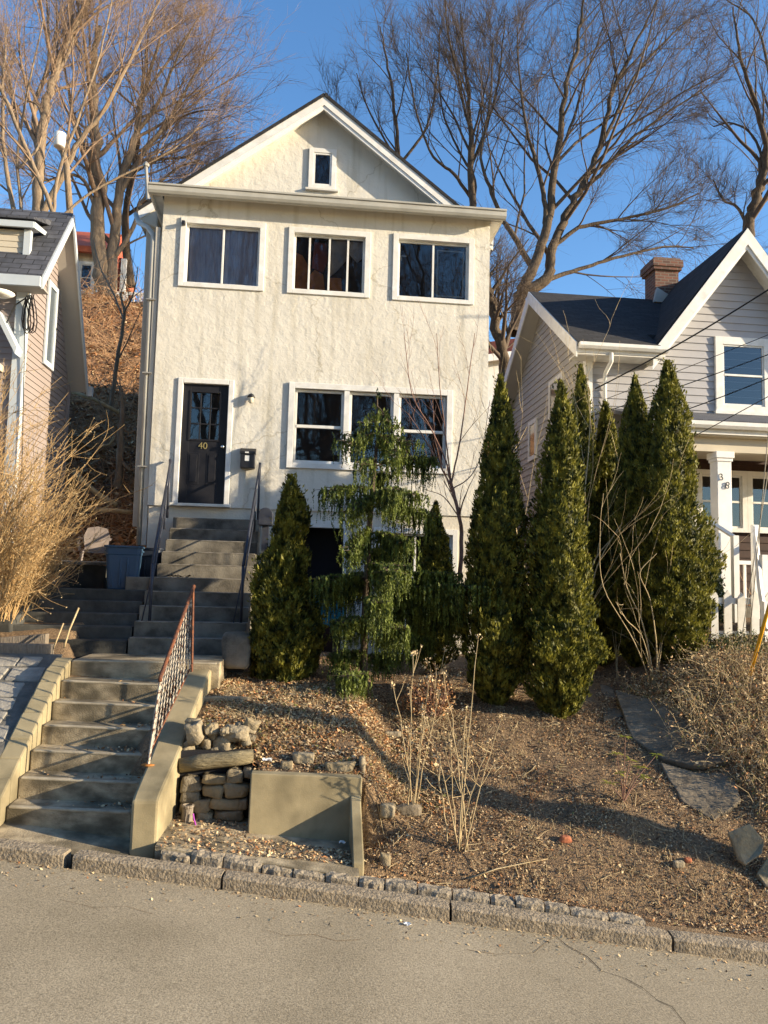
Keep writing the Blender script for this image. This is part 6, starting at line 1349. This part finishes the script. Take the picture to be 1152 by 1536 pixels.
# dry golden brush mound on the right bank
rg = np.random.default_rng(55); tb = Tubes(3); CC = []; UU = []; VV = []
for i in range(4200):
    t = rg.random(); x = rg.uniform(3.9, 7.2); y = rg.uniform(7.2, 10.0)
    # right of the flagstone path
    edge = 4.55+.12*math.sin(y*5)-.1*(y-8)
    if x < edge or y < 7.55-.13*(x-4): continue
    z = zt(x, y)
    p0 = np.array([x, y, z]); h_ = rg.uniform(.12, .5)*(.5+.8*float(vnoise(x*1.5, y*1.5))); d = norm(np.array([rg.normal()*.7-.15, rg.normal()*.6-.2, .8])); Q = [p0]
    for k in range(4): d = norm(d+rg.normal(size=3)*.28+np.array([0, 0, -.22*k*.5])); Q.append(Q[-1]+d*h_/4*1.4)
    Q = np.array(Q); tb.add(Q, np.linspace(.0035, .0015, 5))
    for _ in range(7): a = norm(rg.normal(size=3)); s = rg.uniform(.010, .024); CC.append(Q[rg.integers(1, 5)]+rg.normal(size=3)*.03); UU.append(a*s); VV.append(norm(np.cross(a, rg.normal(size=3)))*s*.5)
DM = thing('dry_brush_mound', (5.2, 8.8, -1.4), 'mound of dry golden brown brush and ivy on the right bank beside the flagstones', 'brush'); 
o = tb.build('dry_stems', M['golden2'], DM); o['kind'] = 'stuff'; V, F = quadcloud(np.array(CC), np.array(UU), np.array(VV)); o = fastmesh('dry_leaves', V, F, LM, DM, mi=rg.choice(6, len(F), p=[.22, .25, .10, .16, .12, .15])); o['kind'] = 'stuff'
# ---- flagstones
def flag(pts, Yh, lab, th=.06, up=.03, seed=0):
    P = [ground_pt(*p)+Vector((0, 0, up)) for p in pts]
    c = sum(P, Vector())/len(P); n_ = Vector((0, 0, 0))
    for i in range(len(P)): n_ += (P[i]-c).cross(P[(i+1) % len(P)]-c)
    n_.normalize(); n_ = n_ if n_.z > 0 else -n_
    P = [p-n_*((p-c).dot(n_)) for p in P]
    # ragged outline
    rr = random.Random(seed); Q = []
    for i in range(len(P)):
        a, b = P[i], P[(i+1) % len(P)]
        for s in range(4): t = s/4; q = a.lerp(b, t); Q.append(q+(q-c).normalized()*rr.uniform(-.018, .018)*(1 if s else 0))
    m = mb(); m.prism([q-n_*th for q in Q], n_*th); o = m.build('flagstone', M['slate'], bevel=.01); tag(o, lab, 'flagstone', 'flagstones of the side path'); return o
flag([(900, 1030), (918, 1035), (935, 1078), (905, 1085)], 0, 'narrow pale flagstone at the top of the path by the hedge', seed=1)
flag([(922, 1050), (1000, 1062), (1040, 1095), (1092, 1158), (1040, 1160), (995, 1148), (950, 1112)], 0, 'large dark flagstone sloping down the middle of the path', seed=2, up=.07)
flag([(990, 1152), (1040, 1164), (1098, 1163), (1112, 1210), (1072, 1234), (1022, 1205)], 0, 'mossy flagstone below the large dark one', seed=3)
# leaning slab and corner stones
b = ground_pt(1120, 1300); m = mb(); pts = [at(1092, 1248, b.y-.05), at(1125, 1235, b.y+.05), at(1147, 1262, b.y), at(1143, 1280, b.y-.1), at(1118, 1298, b.y-.12), at(1108, 1290, b.y-.1)]; m.prism(pts, (0.02, .05, -.03)); tag(m.build('flagstone', M['stone'], bevel=.01), 'grey flagstone leaning upright at the lower right of the path', 'flagstone', 'flagstones of the side path')
b = ground_pt(1145, 1325); m = mb(); pts = [at(1135, 1310, b.y), at(1150, 1288, b.y+.05), at(1185, 1290, b.y), at(1180, 1330, b.y-.1), at(1150, 1330, b.y-.1)]; m.prism(pts, (0.02, .06, -.05)); tag(m.build('flagstone', M['stone'], bevel=.01), 'grey flagstone cut off by the right edge above the kerb', 'flagstone', 'flagstones of the side path')

# ---- across the street, behind the camera: bare trees that the windows mirror
src = [o for o in col.objects if o.name.startswith('bare_tree') and o.type == 'EMPTY'][:2]
for k, (x, y, sc_, lab) in enumerate(((-7, -15, 1.5, 'bare tree across the street mirrored in the upper left window'), (1, -17, 1.6, 'bare tree across the street mirrored in the middle windows'), (9, -15, 1.5, 'bare tree across the street mirrored in the upper right window'), (16, -20, 1.5, 'bare tree across the street mirrored in the grey house window'), (-14, -18, 1.5, 'bare tree across the street, furthest left in the mirrored row'))):
    s0 = src[k % 2]; T = thing('bare_tree', (x, y, zt(x, y)-.6), lab, 'tree', 'trees across the street seen mirrored in the glass'); T.scale = (sc_, sc_, sc_); T.rotation_euler.z = 1.1*k+.4
    for ch in s0.children: c = ch.copy(); col.objects.link(c); c.parent = T

PL = thing('utility_pole', (7.35, 5.95, zt(7.35, 5.95)), 'wooden utility pole just beyond the right edge, whose thin shadow crosses the bank', 'utility pole')
m = mb(); z0_ = zt(7.35, 5.95)-.3; m.tube([(7.35, 5.95, z0_), (7.35, 5.95, z0_+4.5), (7.35, 5.95, z0_+9.5)], [.16, .14, .11], 12); m.build('pole', M['bark'], PL, smooth=True)
m = mb(); m.box(6.3, 8.4, 5.9, 6.0, z0_+8.6, z0_+8.72); m.build('crossarm', M['wood_old'], PL)

# scattered sticks over the bank
tb = Tubes(4); rg = np.random.default_rng(17)
for i in range(420):
    x = rg.uniform(-.9, 5.4); y = float(ycurb(x))+.5+rg.random()*3.4
    if x < .65 and y < 7.7: continue
    a = rg.random()*2*PI; L = rg.uniform(.05, .28)**1.1; P = []
    for k in range(4): xx = x+math.cos(a)*L*k/3+rg.normal()*.006; yy = y+math.sin(a)*L*k/3+rg.normal()*.006; P.append([xx, yy, zt(xx, yy)+.012+rg.random()*.012])
    tb.add(np.array(P), np.linspace(.004, .002, 4))
tag(tb.build('fallen_sticks', M['golden2'], None), 'thin broken sticks strewn over the front bank', 'sticks', kind='stuff')
for k, pts in enumerate(([(395, 1395), (430, 1404), (470, 1402), (505, 1412), (540, 1410)], [(90, 1350), (140, 1362), (190, 1360), (230, 1372)], [(700, 1425), (745, 1432), (800, 1430), (832, 1404)])):
    m = ground_strip([road_pt(*p)+Vector((0, 0, .004)) for p in pts], .0022); tag(m.build('road_crack', M['soil']), kind='structure')

# leaves gathered in the corners of the lower steps
rg = np.random.default_rng(23); C = []
for k in range(1, 7):
    for _ in range({1: 5, 2: 14, 3: 30, 4: 70, 5: 34, 6: 26}[k]):
        x = -1.50-abs(rg.normal())*.22 if rg.random() < .8 else rg.uniform(-2.55, -1.6); y = yf[k]+.06+rg.random()*.2-.13*(x+2.03); C.append([x, y, zs[k]-.012*(x+2.03)+.006+rg.random()*.014])
C = np.array(C); n = len(C); N_ = unit(rg.normal(size=(n, 3))*.5+np.array([0, 0, 1])); A = unit(np.cross(N_, rg.normal(size=(n, 3)))); B = np.cross(N_, A); s_ = .018*(.5+rg.random(n))
V, F = quadcloud(C, A*s_[:, None], B*s_[:, None]*.6); tag(fastmesh('step_leaves', V, F, LM, mi=rg.choice(6, n, p=[.2, .35, .2, .1, .15, 0])), 'brown leaves caught in the corners of the lower steps', 'leaf litter', kind='stuff')
